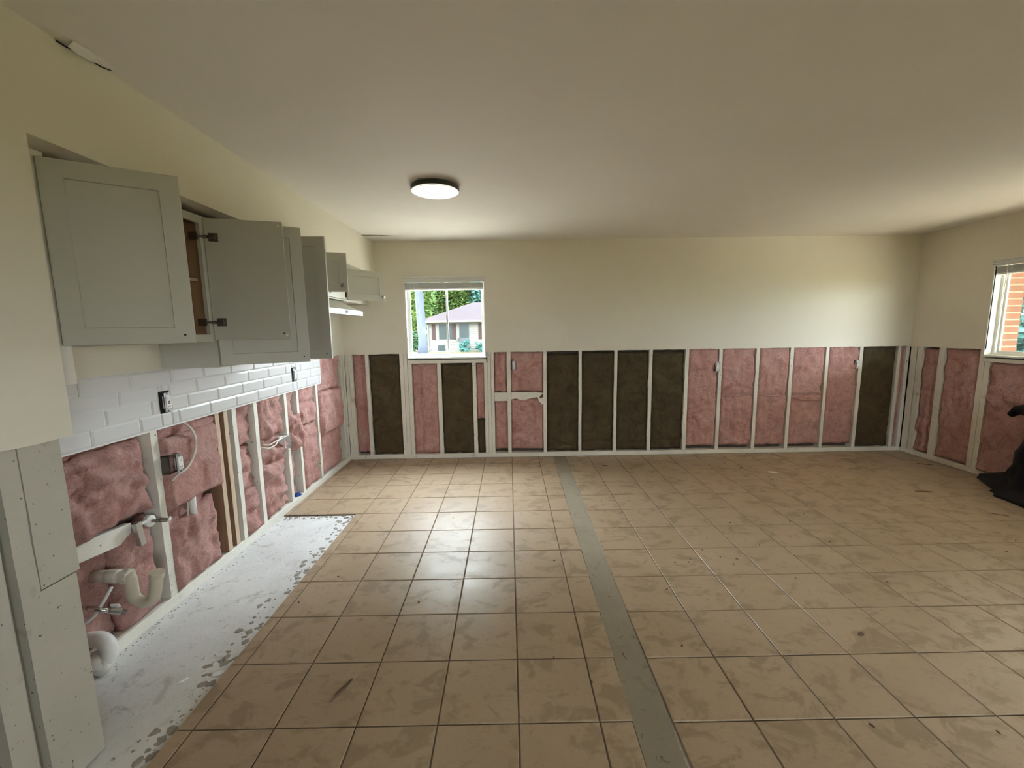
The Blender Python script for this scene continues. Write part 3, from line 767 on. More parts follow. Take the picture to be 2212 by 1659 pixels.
# ------------------------------------------------------------------ cabinets
XF = -1.573          # face frame front
def cabinet(label, y0, y1, z0, z1, doors, shelf=True, ledge=0.0):
    e = empty('wall_cabinet', (-1.73, (y0+y1)/2, z0), label, 'cabinet', 'open wall cabinets')
    t = .016; xb = XL+.006
    for q in (y0, y1-t): MB().box(xb, XF-.019, q, q+t, z0, z1).build('side_panel', 'cab', e)
    MB().box(xb, XF-.019, y0+t, y1-t, z0+.02, z0+.02+t).build('bottom_panel', 'cabwhite', e)
    MB().box(xb, XF-.019, y0+t, y1-t, z1-t, z1).build('top_panel', 'cabwood', e)
    MB().box(xb, xb+.008, y0+t, y1-t, z0+.03, z1-t).build('back_panel', 'cabwood', e)
    for q in (y0+t, y1-t-.003): MB().box(xb+.008, XF-.02, q, q+.003, z0+.04, z1-t).build('side_lining', 'cabwood', e)
    if shelf: MB().box(xb+.01, XF-.05, y0+t+.003, y1-t-.003, (z0+z1)/2-.008, (z0+z1)/2+.008).build('shelf', 'paleedge', e)
    f = MB(); s = .038
    f.box(XF-.019, XF, y0, y0+s, z0, z1); f.box(XF-.019, XF, y1-s, y1, z0, z1)
    f.box(XF-.019, XF, y0+s, y1-s, z0, z0+s); f.box(XF-.019, XF, y0+s, y1-s, z1-s, z1)
    f.build('face_frame', 'cab', e)
    for d in doors: door(e, *d)
    return e
def door(e, yh, side, ang, w, z0, z1, knob):
    """yh hinge position, side +1: hinged on the near side (closed door runs to +y), ang = opening in degrees"""
    a = math.radians(ang)
    ux = Vector((math.sin(a), side*math.cos(a), 0))            # along the door
    nx = Vector((math.cos(a), -side*math.sin(a), 0))           # out of the door front
    m = Matrix((( ux.x, nx.x, 0, XF+.004), (ux.y, nx.y, 0, yh), (0, 0, 1, 0), (0, 0, 0, 1)))
    th, fr, rc = .020, .060, .007
    d = MB()
    def q(pts, fs): d.add([m @ Vector(p) for p in pts], fs)
    c = .0015
    # slab with recessed panel
    o = [(0, z0), (w, z0), (w, z1), (0, z1)]; i = [(fr, z0+fr), (w-fr, z0+fr), (w-fr, z1-fr), (fr, z1-fr)]
    pts = [(x, 0, z) for x, z in o] + [(x, th-c, z) for x, z in o] + [(min(max(x, c), w-c), th, min(max(z, z0+c), z1-c)) for x, z in o]
    pts += [(x, th, z) for x, z in i] + [(x+(rc*.3 if k in (0, 3) else -rc*.3), th-rc, z+(rc*.3 if k < 2 else -rc*.3)) for k, (x, z) in enumerate(i)]
    fs = [(0, 1, 2, 3), (16, 19, 18, 17)]
    for r in (0, 4, 8, 12):
        for k in range(4): fs.append((r+k, r+4+k, r+4+(k+1) % 4, r+(k+1) % 4))
    q(pts, fs)
    do = d.build('door', 'cab', e)
    kz = z0+.032 if z1-z0 > .4 else z0+.045; kx = w-.032
    if knob:
        p = m @ Vector((kx, th, kz)); n = nx
        kb = MB().tube([p, p+n*.010, p+n*.014, p+n*.022, p+n*.026], [.005, .005, .0135, .0145, .008], 16).build('knob', 'nickel', do, True)
    else:
        for yy in ((th-.0005, th+.0006), (-.0006, .0005)):
            p = m @ Vector((kx, 0, kz))
            MB().tube([p+nx*yy[0], p+nx*yy[1]], .0042, 10).build('screw_hole', 'hole', do)
        for zz in (z0+.022, z1-.022):
            p = m @ Vector((w-.018, 0, zz))
            MB().tube([p-nx*.0005, p-nx*-.0003-nx*.0012], .0055, 12).build('bumper_pad', 'cabwhite', do)
    for zz in (z0+.095, z1-.095):
        hb = MB()
        hb.obox(m, .018, .062, -.004, 0.0, zz-.021, zz+.021, .001)
        hb.obox(m, .026, .052, -.012, -.004, zz-.014, zz+.014, .002)
        hb.obox(m, -.004, .03, -.010, -.003, zz-.008, zz+.008)
        hb.box(XF-.045, XF-.003, yh+side*.040-.004, yh+side*.040+.004, zz-.018, zz+.018)
        hb.tube([m @ Vector((.010, -.006, zz)), (XF-.012, yh+side*.030, zz)], .006, 8)
        hb.build('hinge', 'steel', do)
    return do
c1 = cabinet('short grey shaker cabinet beside the partition, both doors swung open over the sink gap', 1.497, 2.246, 1.456, 2.098,
        [(1.478, 1, 57, .372, 1.463, 2.090, False), (2.232, -1, 106, .366, 1.463, 2.090, False)])
MB().box(XF-.015, XF+.006, 1.445, 1.497, 1.325, 2.113).build('filler_strip', 'cabwhite', c1)['label'] = 'pale filler strip against the partition'
cabinet('tall grey shaker cabinet next to the short one, door ajar', 2.250, 2.700, 1.316, 2.098, [(2.262, 1, 61, .436, 1.326, 2.088, False)])
cabinet('tall grey shaker cabinet next to the range hood, door open square to the wall', 2.702, 3.160, 1.316, 2.098, [(2.716, 1, 87, .408, 1.326, 2.098, False)])
cabinet('low grey cabinet above the range hood with a knobbed door open', 3.180, 4.030, 1.795, 2.110, [(3.215, 1, 76, .335, 1.806, 2.098, True), (4.012, -1, 0, .400, 1.806, 2.098, True)], False)
cabinet('low grey cabinet in the corner by the end wall with a knobbed door ajar', 4.034, 4.728, 1.792, 2.110, [(4.105, 1, 46, .395, 1.803, 2.100, True)], False)

# ------------------------------------------------------------------ range hood
hood = empty('range_hood', (-1.64, 3.62, 1.645), 'white under-cabinet range hood with sloped grey top', 'range hood')
hy0, hy1 = 3.235, 4.000
MB().prism([(XL+.006, 1.656), (-1.405, 1.656), (-1.405, 1.688), (-1.60, 1.788), (XL+.006, 1.788)], hy0, hy1, 'y').build('hood_body', 'hoodgrey', hood)
fp = MB().box(-1.405, -1.388, hy0, hy1, 1.645, 1.690, .002).build('front_panel', 'hoodwhite', hood)
MB().box(-1.389, -1.3865, 3.585, 3.735, 1.656, 1.680, .001).build('control_panel', 'hole', fp)
for k in range(5): MB().box(-1.388, -1.3845, 3.592+k*.029, 3.612+k*.029, 1.660, 1.676, .001).build('button', 'black' if k < 2 else 'nickel', fp)
MB().box(-1.87, -1.42, hy0+.02, hy1-.02, 1.649, 1.657).build('grease_filter', 'alu', hood)
MB().box(-1.389, -1.386, hy1-.19, hy1-.185, 1.648, 1.687).build('seam', 'alu', fp)

# ------------------------------------------------------------------ ceiling lamp
lc = Vector((-.490, 2.985, H))
lamp = empty('ceiling_lamp', lc, 'flat round ceiling lamp with black rim and milky disc', 'lamp')
MB().tube([lc, lc-Vector((0, 0, .012))], .115, 32).build('mounting_plate', 'white', lamp)
MB().tube([lc-Vector((0, 0, .010)), lc-Vector((0, 0, .012)), lc-Vector((0, 0, .034))], [.160, .163, .163], 64).build('rim', 'black', lamp, False)
MB().tube([lc-Vector((0, 0, .034)), lc-Vector((0, 0, .037))], [.163, .160], 64).build('trim_ring', 'hoodwhite', lamp)
MB().tube([lc-Vector((0, 0, .0365)), lc-Vector((0, 0, .0374))], .150, 64).build('groove', 'nickel', lamp)
MB().tube([lc-Vector((0, 0, .037)), lc-Vector((0, 0, .0385))], .1465, 64).build('diffuser', 'diff', lamp)

# ------------------------------------------------------------------ electrical
def receptacle(parent, c, n, u, gfci=False, decora=True):
    """white receptacle centred at c, outward n, horizontal u"""
    c, n, u = Vector(c), Vector(n), Vector(u)
    m = Matrix(((u.x, n.x, 0, c.x), (u.y, n.y, 0, c.y), (0, 0, 1, c.z), (0, 0, 0, 1)))
    MB().obox(m, -.018, .018, -.004, .004, -.052, .052, .001).build('mounting_strap', 'alu', parent)
    f = MB().obox(m, -.0165, .0165, -.012, .012, -.034, .034, .002).build('receptacle_face', 'white', parent)
    for s in (-1, 1):
        for dx in (-.006, .006): MB().obox(m, dx-.0012, dx+.0012, .0115, .0125, s*.021-.004, s*.021+.004).build('slot', 'hole', f)
        MB().obox(m, -.002, .002, .0115, .0125, s*.021-.011, s*.021-.008).build('slot', 'hole', f)
    if gfci:
        MB().obox(m, -.006, .006, .0115, .0135, .001, .007).build('test_button', 'black', f)
        MB().obox(m, -.006, .006, .0115, .0135, -.007, -.001).build('reset_button', 'red', f)
    for s in (-1, 1): MB().tube([m @ Vector((0, .003, s*.046)), m @ Vector((0, .007, s*.046))], .004, 8).build('screw', 'nickel', parent)
def openbox(mb, m, w, h, d, t=.003):
    mb.obox(m, -w/2, -w/2+t, -d, 0, -h/2, h/2); mb.obox(m, w/2-t, w/2, -d, 0, -h/2, h/2)
    mb.obox(m, -w/2, w/2, -d, 0, -h/2, -h/2+t); mb.obox(m, -w/2, w/2, -d, 0, h/2-t, h/2)
    mb.obox(m, -w/2, w/2, -d-t, -d, -h/2, h/2); return mb
def frame_m(c, n, u):
    return Matrix(((u[0], n[0], 0, c[0]), (u[1], n[1], 0, c[1]), (0, 0, 1, c[2]), (0, 0, 0, 1)))
xt = XL+.028
g1 = empty('electrical_outlet', (xt, 2.22, 1.135), 'white outlet with red reset button set in the tile band without cover', 'outlet', 'bare outlets')
openbox(MB(), frame_m((xt-.006, 2.22, 1.135), (1, 0, 0), (0, 1, 0)), .066, .112, .05).build('box', 'hole', g1)
receptacle(g1, (xt+.002, 2.224, 1.133), (1, 0, 0), (0, 1, 0), True)
g2 = empty('electrical_outlet', (xt, 3.576, 1.137), 'bare outlet box with dark opening in the tile band near its end', 'outlet', 'bare outlets')
openbox(MB(), frame_m((xt-.004, 3.576, 1.137), (1, 0, 0), (0, 1, 0)), .066, .116, .05).build('box', 'hole', g2)
receptacle(g2, (xt-.006, 3.583, 1.137), (1, 0, 0), (0, 1, 0))
b1 = empty('outlet_box', (XL, 2.21, .795), 'steel outlet box with white receptacle on the stud by the folded batt', 'outlet', 'bare outlets')
openbox(MB(), frame_m((XL+.046, 2.206, .795), (1, 0, 0), (0, 1, 0)), .070, .10, .06).build('box', 'steel', b1)
receptacle(b1, (XL+.052, 2.226, .792), (1, 0, 0), (0, 1, 0))
b2 = empty('junction_box', (XL, 3.40, .59), 'pale square junction box on a stud with a white cable entering it', 'junction box')
openbox(MB(), frame_m((XL+.022, 3.385, .592), (1, 0, 0), (0, 1, 0)), .085, .10, .10).build('box', 'white', b2)
MB().box(XL+.022, XL+.026, 3.335, 3.430, .535, .548).build('flange', 'alu', b2)
MB().box(XL+.020, XL+.026, 3.425, 3.436, .535, .655).build('flange', 'alu', b2)
MB().tube([(XL-.02, 3.06, .64), (XL+.006, 3.14, .605), (XL+.012, 3.22, .61), (XL+.006, 3.30, .645), (XL-.005, 3.345, .65)], .006, 8).build('cable', 'cable', b2, True)
MB().tube([(XL-.03, 3.06, .67), (XL, 3.16, .625), (XL+.004, 3.24, .635), (XL+.01, 3.345, .638)], .005, 8).build('cable', 'cable', b2, True)
b3 = empty('outlet_box', (XL, 4.59, 1.145), 'pale outlet box on the last stud before the kitchen corner', 'outlet', 'bare outlets')
openbox(MB(), frame_m((XL+.006, 4.588, 1.145), (1, 0, 0), (0, 1, 0)), .066, .095, .07).build('box', 'cable', b3)
MB().tube([(XL-.03, 4.55, 1.24), (XL-.005, 4.545, 1.215), (XL, 4.56, 1.19)], .006, 8).build('cable', 'cable', b3, True)
for g, (h0, h1, k0, k1) in ((g1, HOLES[0]), (g2, HOLES[1])):
    MB().box(XL+.0155, XL+.0195, h0, h1, k0, k1).build('wall_cutout', 'hole', g)
for lab, xc, zc in (('outlet box beside the pink batt over the broken board', .048, 1.085), ('outlet box at the stud between the first two long-run pink batts', 2.398, 1.035), ('outlet box at the stud beside the single dark corner batt', 4.022, 1.037)):
    e = empty('outlet_box', (xc, D, zc), lab, 'outlet', 'bare outlets')
    openbox(MB(), frame_m((xc, D-.008, zc), (0, -1, 0), (1, 0, 0)), .058, .096, .06).build('box', 'hole', e)
    receptacle(e, (xc+.004, D-.010, zc), (0, -1, 0), (1, 0, 0))
def cable(name, label, pts, r=.0055, mat='cable', group=None):
    # smooth polyline
    P = [Vector(p) for p in pts]; out = []
    for i in range(len(P)-1):
        p0, p1, p2, p3 = P[max(i-1, 0)], P[i], P[i+1], P[min(i+2, len(P)-1)]
        for k in range(6):
            t = k/6
            out.append(.5*((2*p1)+(-p0+p2)*t+(2*p0-5*p1+4*p2-p3)*t*t+(-p0+3*p1-3*p2+p3)*t**3))
    out.append(P[-1])
    o = MB().tube([p-P[0] for p in out], r, 8).build(name, mat, None, True); o.location = P[0]
    return tag(o, label, 'cable', group)
yc = D-.006
cable('electric_cable', 'sagging cable running through studs across three pink batts',
      [(2.462, yc+.03, .695), (2.55, yc, .688), (2.66, yc-.002, .690), (2.78, yc, .705), (2.87, yc+.035, .712), (2.93, yc, .700), (3.05, yc-.002, .682), (3.20, yc, .672),
       (3.266, yc+.035, .668), (3.34, yc, .66), (3.42, yc-.003, .635), (3.52, yc, .628), (3.62, yc, .622), (3.68, yc+.03, .62)], .007, 'pink')
cable('electric_cable', 'pale cable looping down over the folded batt to the outlet',
      [(XL-.02, 2.355, 1.0), (XL+.034, 2.36, .955), (XL+.046, 2.372, .88), (XL+.046, 2.345, .80), (XL+.044, 2.29, .745), (XL+.035, 2.235, .725), (XL+.02, 2.20, .70)], .0065)
cable('electric_cable', 'thin cable hanging beside the short white pipe', [(XL-.01, 2.330, .555), (XL-.008, 2.322, .49), (XL-.01, 2.315, .42)], .004)
cable('electric_cable', 'cable running down the corner studs by the kitchen wall', [(-1.842, D-.006, CUT-.005), (-1.846, D-.008, 1.1), (-1.838, D-.008, .99), (-1.834, D-.010, .90), (-1.826, D-.008, .86), (-1.816, D+.01, .86)], .004, 'frame')

# ------------------------------------------------------------------ plumbing
pt = empty('drain_trap', (-1.74, 1.81, .22), 'tan plastic U-shaped drain trap on a cream pipe', 'pipe')
py = 1.805
MB().tube([(-2.0, py, .386), (-1.90, py, .386), (-1.80, py, .384)], .027, 20).build('trap_arm', 'pvc', pt, True)
MB().tube([(-1.885, py, .386), (-1.880, py, .386), (-1.835, py, .385), (-1.830, py, .385)], [.028, .031, .031, .028], 20).build('coupling', 'pvc', pt, True)
nut = MB()
for k in range(8):
    an = k*math.pi/4
    nut.tube([(-1.808, py+.031*math.cos(an), .384+.031*math.sin(an)), (-1.785, py+.031*math.cos(an), .384+.031*math.sin(an))], .004, 6)
nut.tube([(-1.812, py, .384), (-1.782, py, .383)], .032, 20).build('slip_nut', 'pvc', pt)
U = [(-1.795, py, .384), (-1.783, py, .370), (-1.782, py, .340)]
for k in range(11):
    a = math.pi + math.pi*k/10*.88
    U.append((-1.730+.052*math.cos(a), py, .302+.052*math.sin(a)*.95))
U += [(-1.668, py, .340), (-1.655, py, .398)]
MB().tube(U, .026, 20).build('trap_bend', 'abs', pt, True)
MB().tube([(-1.660, py, .378), (-1.6545, py, .402)], .0295, 20).build('trap_collar', 'abs', pt)
el = empty('drain_elbow', (-1.86, 1.72, -.012), 'thick white drain elbow at the foot of the wall by the partition', 'pipe')
E_ = [(-1.99, 1.735, .118), (-1.93, 1.732, .122)]
for k in range(9):
    a = math.pi/2 - k*math.pi/8*.95
    E_.append((-1.888+.052*math.cos(a), 1.728-.003*k, .075+.052*math.sin(a)))
E_ += [(-1.842, 1.70, .035), (-1.862, 1.69, .0)]
MB().tube(E_, .033, 20).build('bend', 'pvcw', el, True)
MB().tube([(-1.868, 1.66, .030), (-1.872, 1.685, .04), (-1.88, 1.72, .055)], [.036, .038, .038], 20).build('hub', 'pvcw', el, True)
v1 = empty('shutoff_valve', (XL, 2.055, .535), 'shutoff valve with round white escutcheon beside the stud', 'valve', 'sink shutoff valves')
MB().tube([(XL-.01, 2.058, .535), (XL+.008, 2.058, .535), (XL+.014, 2.058, .535)], [.030, .030, .016], 24).build('escutcheon', 'white', v1)
MB().tube([(XL+.014, 2.058, .535), (XL+.05, 2.062, .533)], .008, 12).build('stem', 'nickel', v1)
MB().tube([(XL+.050, 2.062, .530), (XL+.052, 2.068, .535), (XL+.075, 2.082, .528)], [.013, .013, .010], 12).build('valve_body', 'nickel', v1)
MB().obox(Matrix.Translation((XL+.078, 2.09, .528)) @ Matrix.Rotation(.5, 4, 'Z'), -.004, .004, -.022, .022, -.009, .009, .002).build('handle', 'white', v1)
MB().obox(Matrix.Translation((XL+.004, 2.008, .545)), -.006, .006, -.034, .030, -.007, .007, .002).build('strap', 'white', v1)
v2 = empty('shutoff_valve', (XL, 1.77, .225), 'small chrome shutoff valve below the tan drain trap', 'valve', 'sink shutoff valves')
MB().tube([(-1.93, 1.735, .275), (-1.885, 1.75, .255), (-1.85, 1.775, .232)], .010, 12).build('stem', 'chrome', v2, True)
MB().tube([(-1.86, 1.770, .238), (-1.83, 1.788, .218)], .016, 12).build('valve_body', 'chrome', v2)
MB().tube([(-1.828, 1.789, .217), (-1.815, 1.797, .209)], [.010, .012], 12).build('outlet_nut', 'nickel', v2)
MB().obox(Matrix.Translation((-1.84, 1.775, .258)) @ Matrix.Rotation(.4, 4, 'X'), -.020, .020, -.004, .004, -.010, .010, .002).build('handle', 'white', v2)
o = MB().tube([(-1.94, 1.70, .20), (-1.90, 1.735, .235), (-1.88, 1.78, .30), (-1.87, 1.80, .335)], .007, 10).build('water_line', 'pvcw', None, True, (-1.94, 1.70, .20)); tag(o, 'thin white water line behind the drain trap', 'pipe')
o = MB().obox(Matrix.Translation((XL+.024, 1.972, .520)) @ Matrix.Rotation(.12, 4, 'X'), -.02, .006, -.016, .016, -.075, .05, .002).build('pipe_strap', 'alu', None, False, (XL, 1.972, .43)); tag(o, 'grey metal strap piece at the end of the cross brace', 'bracket')
o = MB().tube([(XL-.03, 1.93, .37), (XL-.03, 1.935, .50)], .016, 14).build('stub_pipe', 'steel', None, True, (XL-.03, 1.93, .37)); tag(o, 'dark grey stub pipe behind the metal strap', 'pipe')
o = MB().tube([(XL-.002, 2.352, .43), (XL-.002, 2.354, .575)], .018, 16).build('stub_pipe', 'pvcw', None, True, (XL-.002, 2.352, .43)); tag(o, 'short white vertical pipe below the folded batt', 'pipe')
bs = MB(); lump(bs, XL-.02, 3.555, PL, .035, .03, 91, 9)
o = bs.build('plastic_scrap', 'blue', None, False, (XL-.02, 3.555, PL)); tag(o, 'crumpled blue plastic scrap on the sole plate between close studs', 'scrap')

# ------------------------------------------------------------------ black bag at the right wall
def bag():
    vs, nu, nv = [], 40, 26
    cx, cy = 4.40, 3.12
    for j in range(nv+1):
        t = j/nv
        for i in range(nu):
            a = 2*math.pi*i/nu
            z = .70*t
            r = .33*(1-.35*t**2.2) + (.10*max(0, .14-t)/.14)
            if t > .86: r *= 1-.55*((t-.86)/.14)
            ca, sa = math.cos(a), math.sin(a)
            p = (ca*2.2+3, sa*2.2+8, t*3.0)
            r *= 1+.13*fbm(p, 4)+.06*abs(noise.noise(Vector((ca*6, sa*6, t*2))))
            x, y = cx+r*.60*ca, cy+r*1.0*sa
            x = min(x, XR-.055)
            vs.append((x, y, max(0.002, z+.02*fbm((ca*2, sa*2, 4))*t+.05*max(0, t-.8)*math.sin(3*a)*4)))
    fs = [(j*nu+i, j*nu+(i+1) % nu, (j+1)*nu+(i+1) % nu, (j+1)*nu+i) for j in range(nv) for i in range(nu)]
    fs += [tuple(range(nu))[::-1], tuple(nv*nu+i for i in range(nu))]
    e = empty('rubbish_bag', (cx, cy, 0), 'black plastic rubbish bag slumped against the side wall under its window', 'bag')
    MB().add(vs, fs).build('bag_body', 'bag', e, True)
    ear = MB().tube([(4.42, 3.16, .56), (4.45, 3.26, .655), (4.49, 3.38, .715), (4.52, 3.50, .735), (4.53, 3.59, .715), (4.535, 3.640, .665)], [.16, .125, .085, .060, .042, .026], 12)
    ear.build('knotted_ear', 'bag', e, True)
    sk = MB(); n = 10
    pl_ = [(4.575, 3.86), (4.52, 3.83), (4.44, 3.70), (4.36, 3.58), (4.30, 3.44), (4.575, 3.40)]
    vs = [(x, y, .004) for x, y in pl_] + [(4.573, 3.855, .035), (4.53, 3.80, .045), (4.47, 3.68, .08), (4.41, 3.55, .14), (4.38, 3.44, .20), (4.573, 3.42, .22)]
    sk.add(vs, [tuple(range(6))[::-1], (6, 7, 8, 9, 10, 11)] + [(k, (k+1) % 6, 6+(k+1) % 6, 6+k) for k in range(6)])
    sk.build('trailing_skirt', 'bag', e)
bag()

# ------------------------------------------------------------------ floor debris
def shard(name, label, x, y, L, W, Hh, rot, mat, cat='debris', z=0.0, seed=0, group=None):
    rr = random.Random(seed); n = 9
    ring = []
    for k in range(n):
        a = 2*math.pi*k/n
        ring.append((L/2*math.cos(a)*rr.uniform(.75, 1.05), W/2*math.sin(a)*rr.uniform(.6, 1.1)))
    vs = [(p, q, 0) for p, q in ring] + [(p*.85, q*.8, Hh*rr.uniform(.5, 1)) for p, q in ring]
    fs = [tuple(range(n))[::-1], tuple(range(n, 2*n))] + [(k, (k+1) % n, n+(k+1) % n, n+k) for k in range(n)]
    o = MB().add(vs, fs).build(name, mat); o.location = (x, y, z); o.rotation_euler = (0, 0, rot)
    return tag(o, label, cat, group)
shard('wood_splinter', 'long brown wood splinter lying alone on a tile near the bare slab edge', -.725, 1.57, .15, .018, .007, 1.15, 'bark_chip', seed=1)
shard('tile_chip', 'larger white chip at the edge of the bare slab', -1.325, 1.675, .055, .030, .008, .5, 'chip', z=-.010, seed=2)
shard('tile_chip', 'small white chip lying on the bare slab', -1.455, 1.645, .040, .022, .006, .9, 'chip', z=-.012, seed=3)
shard('leaf_scrap', 'dark brown leaf beside the grey concrete strip near the end wall', 1.033, 4.372, .075, .035, .006, .1, 'bark_chip', seed=4)
shard('wood_splinter', 'white splinter resting against the end wall sole plate by dark batts', .815, D-.03, .085, .014, .010, -.35, 'chip', seed=5)
shard('paper_scrap', 'pale scrap on the tiles in front of the pink run', 2.69, 4.082, .10, .03, .006, -.3, 'chip', seed=6)
shard('bark_strip', 'long brown bark strip on the tiles in front of the black bag', 3.70, 3.52, .20, .030, .006, -.2, 'bark_chip', seed=7)
shard('bark_strip', 'brown bark strip near the side wall sole plate', 4.43, 4.24, .16, .03, .006, -.5, 'bark_chip', seed=8)
shard('bark_strip', 'thin brown bark strip in the open tile field towards the side wall', 3.82, 3.05, .14, .016, .004, -.6, 'bark_chip', seed=9)
shard('leaf_scrap', 'brown leaf crumb on the tile right of the patch with worn grout', 1.69, 1.822, .045, .024, .006, .3, 'bark_chip', seed=10)
shard('leaf_scrap', 'dark brown leaf curl in front of the pink run', 2.444, 4.223, .06, .022, .008, .2, 'bark_chip', seed=11)
sd = random.Random(31)
for k in range(46):
    if k < 26: x, y = sd.uniform(1.0, 4.4), sd.uniform(2.2, 4.6)
    else: x, y = sd.uniform(-1.2, 2.4), sd.uniform(1.25, 3.6)
    shard('debris_crumb', 'tiny dark crumb scattered on the floor tiles', x, y, sd.uniform(.010, .026), sd.uniform(.006, .012), .004, sd.uniform(0, 6), 'bark_chip', seed=50+k, group='crumbs on the tiles')

# ------------------------------------------------------------------ outdoors
GZ = -.30
tag(MB().box(-9, 9, D+.16, 15.0, GZ-.5, GZ+.01).build('bounce_slab', 'bounce'), 'unseen pale added driveway outside the end wall', 'bounce_slab', kind='structure')  # unseen slab added to bounce daylight up onto the ceiling
gnd = MB().box(-120, 120, D+.7, 140, GZ-.5, GZ); gnd.box(-120, -2.4, -60, D+.7, GZ-.5, GZ); gnd.box(12.0, 120, -60, D+.7, GZ-.5, GZ)
gnd.box(-2.4, 12.0, -60, YB-.8, GZ-.5, GZ)
tag(gnd.build('ground', 'grass'), 'sunny lawn around the building', 'lawn', kind='structure')
tag(MB().box(XR+.14, 12.0, YB-.8, D+.7, GZ-.5, GZ).build('patio', 'patio'), 'pale patio slab beside the side wall', 'patio', kind='structure')
# neighbouring house
hs = empty('neighbour_house', (-1.5, 36, GZ), 'single-storey cream house with brown hipped roof seen through the small window', 'house')
HY, HX0, HX1, EZ = 35.0, -6.85, 7.0, 2.30
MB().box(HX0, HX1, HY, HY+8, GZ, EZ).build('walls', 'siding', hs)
for k in range(13):
    z = GZ+.28+k*.18
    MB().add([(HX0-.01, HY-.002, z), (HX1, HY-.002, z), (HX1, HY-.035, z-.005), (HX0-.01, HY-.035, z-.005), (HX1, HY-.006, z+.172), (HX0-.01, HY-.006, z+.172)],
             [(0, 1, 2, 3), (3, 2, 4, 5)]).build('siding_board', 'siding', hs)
RX0, RX1, RY0, RY1, RZ = HX0-.65, HX1+.6, HY-.6, HY+8.6, 4.05
rf = MB().add([(RX0, RY0, EZ-.02), (RX1, RY0, EZ-.02), (RX1, RY1, EZ-.02), (RX0, RY1, EZ-.02), (RX0+4.2, HY+4, RZ), (RX1-4.2, HY+4, RZ)],
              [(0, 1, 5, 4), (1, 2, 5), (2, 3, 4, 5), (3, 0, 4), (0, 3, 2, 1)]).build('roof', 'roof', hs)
MB().box(RX0, RX1, RY0-.08, RY0, EZ-.12, EZ+.02).build('gutter', 'gutter', rf)
MB().tube([(HX0-.5, RY0, EZ-.1), (HX0+.05, HY-.1, EZ-.35), (HX0+.10, HY-.1, GZ+.2), (HX0-.1, HY-.25, GZ+.08)], .05, 8).build('downspout', 'gutter', hs)
for x0, x1, z0, z1, mt, nm in ((-6.45, -6.15, .75, 2.05, 'shutter', 'shutter'), (-4.72, -4.42, .75, 2.05, 'shutter', 'shutter'), (-2.55, -2.2, .75, 2.05, 'shutter', 'shutter'),
                               (-5.85, -5.25, .78, 2.02, 'hglass', 'window_pane'), (-5.2, -4.75, .78, 2.02, 'hglass', 'window_pane'), (-6.0, -5.4, -.15, .28, 'hglass', 'vent'),
                               (-4.15, -3.35, -.2, 2.08, 'gdoor', 'door')):
    MB().box(x0, x1, HY-.07, HY-.03, z0, z1).build(nm, mt, hs)
MB().box(-4.12, -3.38, HY-.09, HY-.07, .9, 1.95).build('door_glass', 'hglass', hs)
MB().box(-4.40, -4.22, HY-.20, HY-.05, .65, .90).build('mailbox', 'black', hs)
# trees
def tree(name, label, x, y, h0, h1, rx, ry, mat, n, leaf, seed, trunk=.2, group=None, z0=GZ):
    r = random.Random(seed); e = empty(name, (x, y, z0), label, 'tree' if h0 > .5 else 'shrub', group)
    if trunk:
        pts = [(x+.05*fbm((k*.7, seed, 0)), y, z0+(h1-z0)*.75*k/10) for k in range(11)]
        MB().tube(pts, [trunk*(1.25 if k == 0 else 1-.06*k) for k in range(11)], 12).build('trunk', 'bark', e, True)
    mb = MB(); blobs = [(r.uniform(-.8, .8), r.uniform(-.6, .6), -.8+1.6*q/15, r.uniform(.4, .65)) for q in range(16)]
    zc, rz = (h0+h1)/2, (h1-h0)/2
    for k in range(n):
        b = r.choice(blobs); d = Vector((r.gauss(0, 1), r.gauss(0, 1), r.gauss(0, 1))).normalized()*b[3]*r.uniform(.6, 1)
        c = Vector((x+(b[0]+d.x)*rx*.75, y+(b[1]+d.y)*ry*.75, zc+(b[2]+d.z)*rz*.8))
        u = Vector((r.gauss(0, 1), r.gauss(0, 1), r.gauss(0, .6))).normalized(); v = u.orthogonal().normalized(); w = u.cross(v)*.25
        s = leaf*r.uniform(.6, 1.3)
        mb.add([c-u*s, c+v*s*.45+w*s*.4, c+u*s, c-v*s*.45+w*s*.4], [(0, 1, 2), (0, 2, 3)])
    mb.build('foliage', mat, e)
    return e
GT = 'trees beyond the neighbouring house'
tk = empty('tree', (-5.85, 28, GZ), 'thick grey trunk of a tall tree on the lawn in front of the house', 'tree')
MB().tube([(-5.85+.05*math.sin(k), 28, GZ+k*.9) for k in range(12)], [.38, .30]+[.28-.006*k for k in range(10)], 16).build('trunk', 'bark', tk, True)
cr = MB(); r9 = random.Random(5)
for k in range(9000):
    d = Vector((r9.gauss(0, 1), r9.gauss(0, 1), r9.gauss(0, 1))).normalized()*r9.uniform(.45, 1)
    c = Vector((-3.5+d.x*14, 33.0+d.y*12.0, 12.5+d.z*3.6))
    u = Vector((r9.gauss(0, 1), r9.gauss(0, 1), r9.gauss(0, .5))).normalized(); v = u.orthogonal().normalized(); q = .62*r9.uniform(.6, 1.3)
    cr.add([c-u*q, c+v*q*.5, c+u*q, c-v*q*.5], [(0, 1, 2), (0, 2, 3)])
cr.build('shade_crown', 'leafd', tk)  # unseen leaf canopy spread wide to shade the house and lawn
tree('tree', 'bright green leafy tree behind the roof eave by the thick trunk', -10.8, 44, -.2, 11, 4.2, 2.6, 'leafy', 14000, .27, 1, group=GT)
tree('tree', 'yellow-green tree rising over the middle of the roof', -5.5, 50, .3, 12, 5.0, 3, 'leafy', 13000, .27, 2, group=GT)
tree('tree', 'blue-green tree over the roof ridge', -1.0, 49, .5, 12, 4.5, 3, 'leafb', 11000, .27, 3, group=GT)
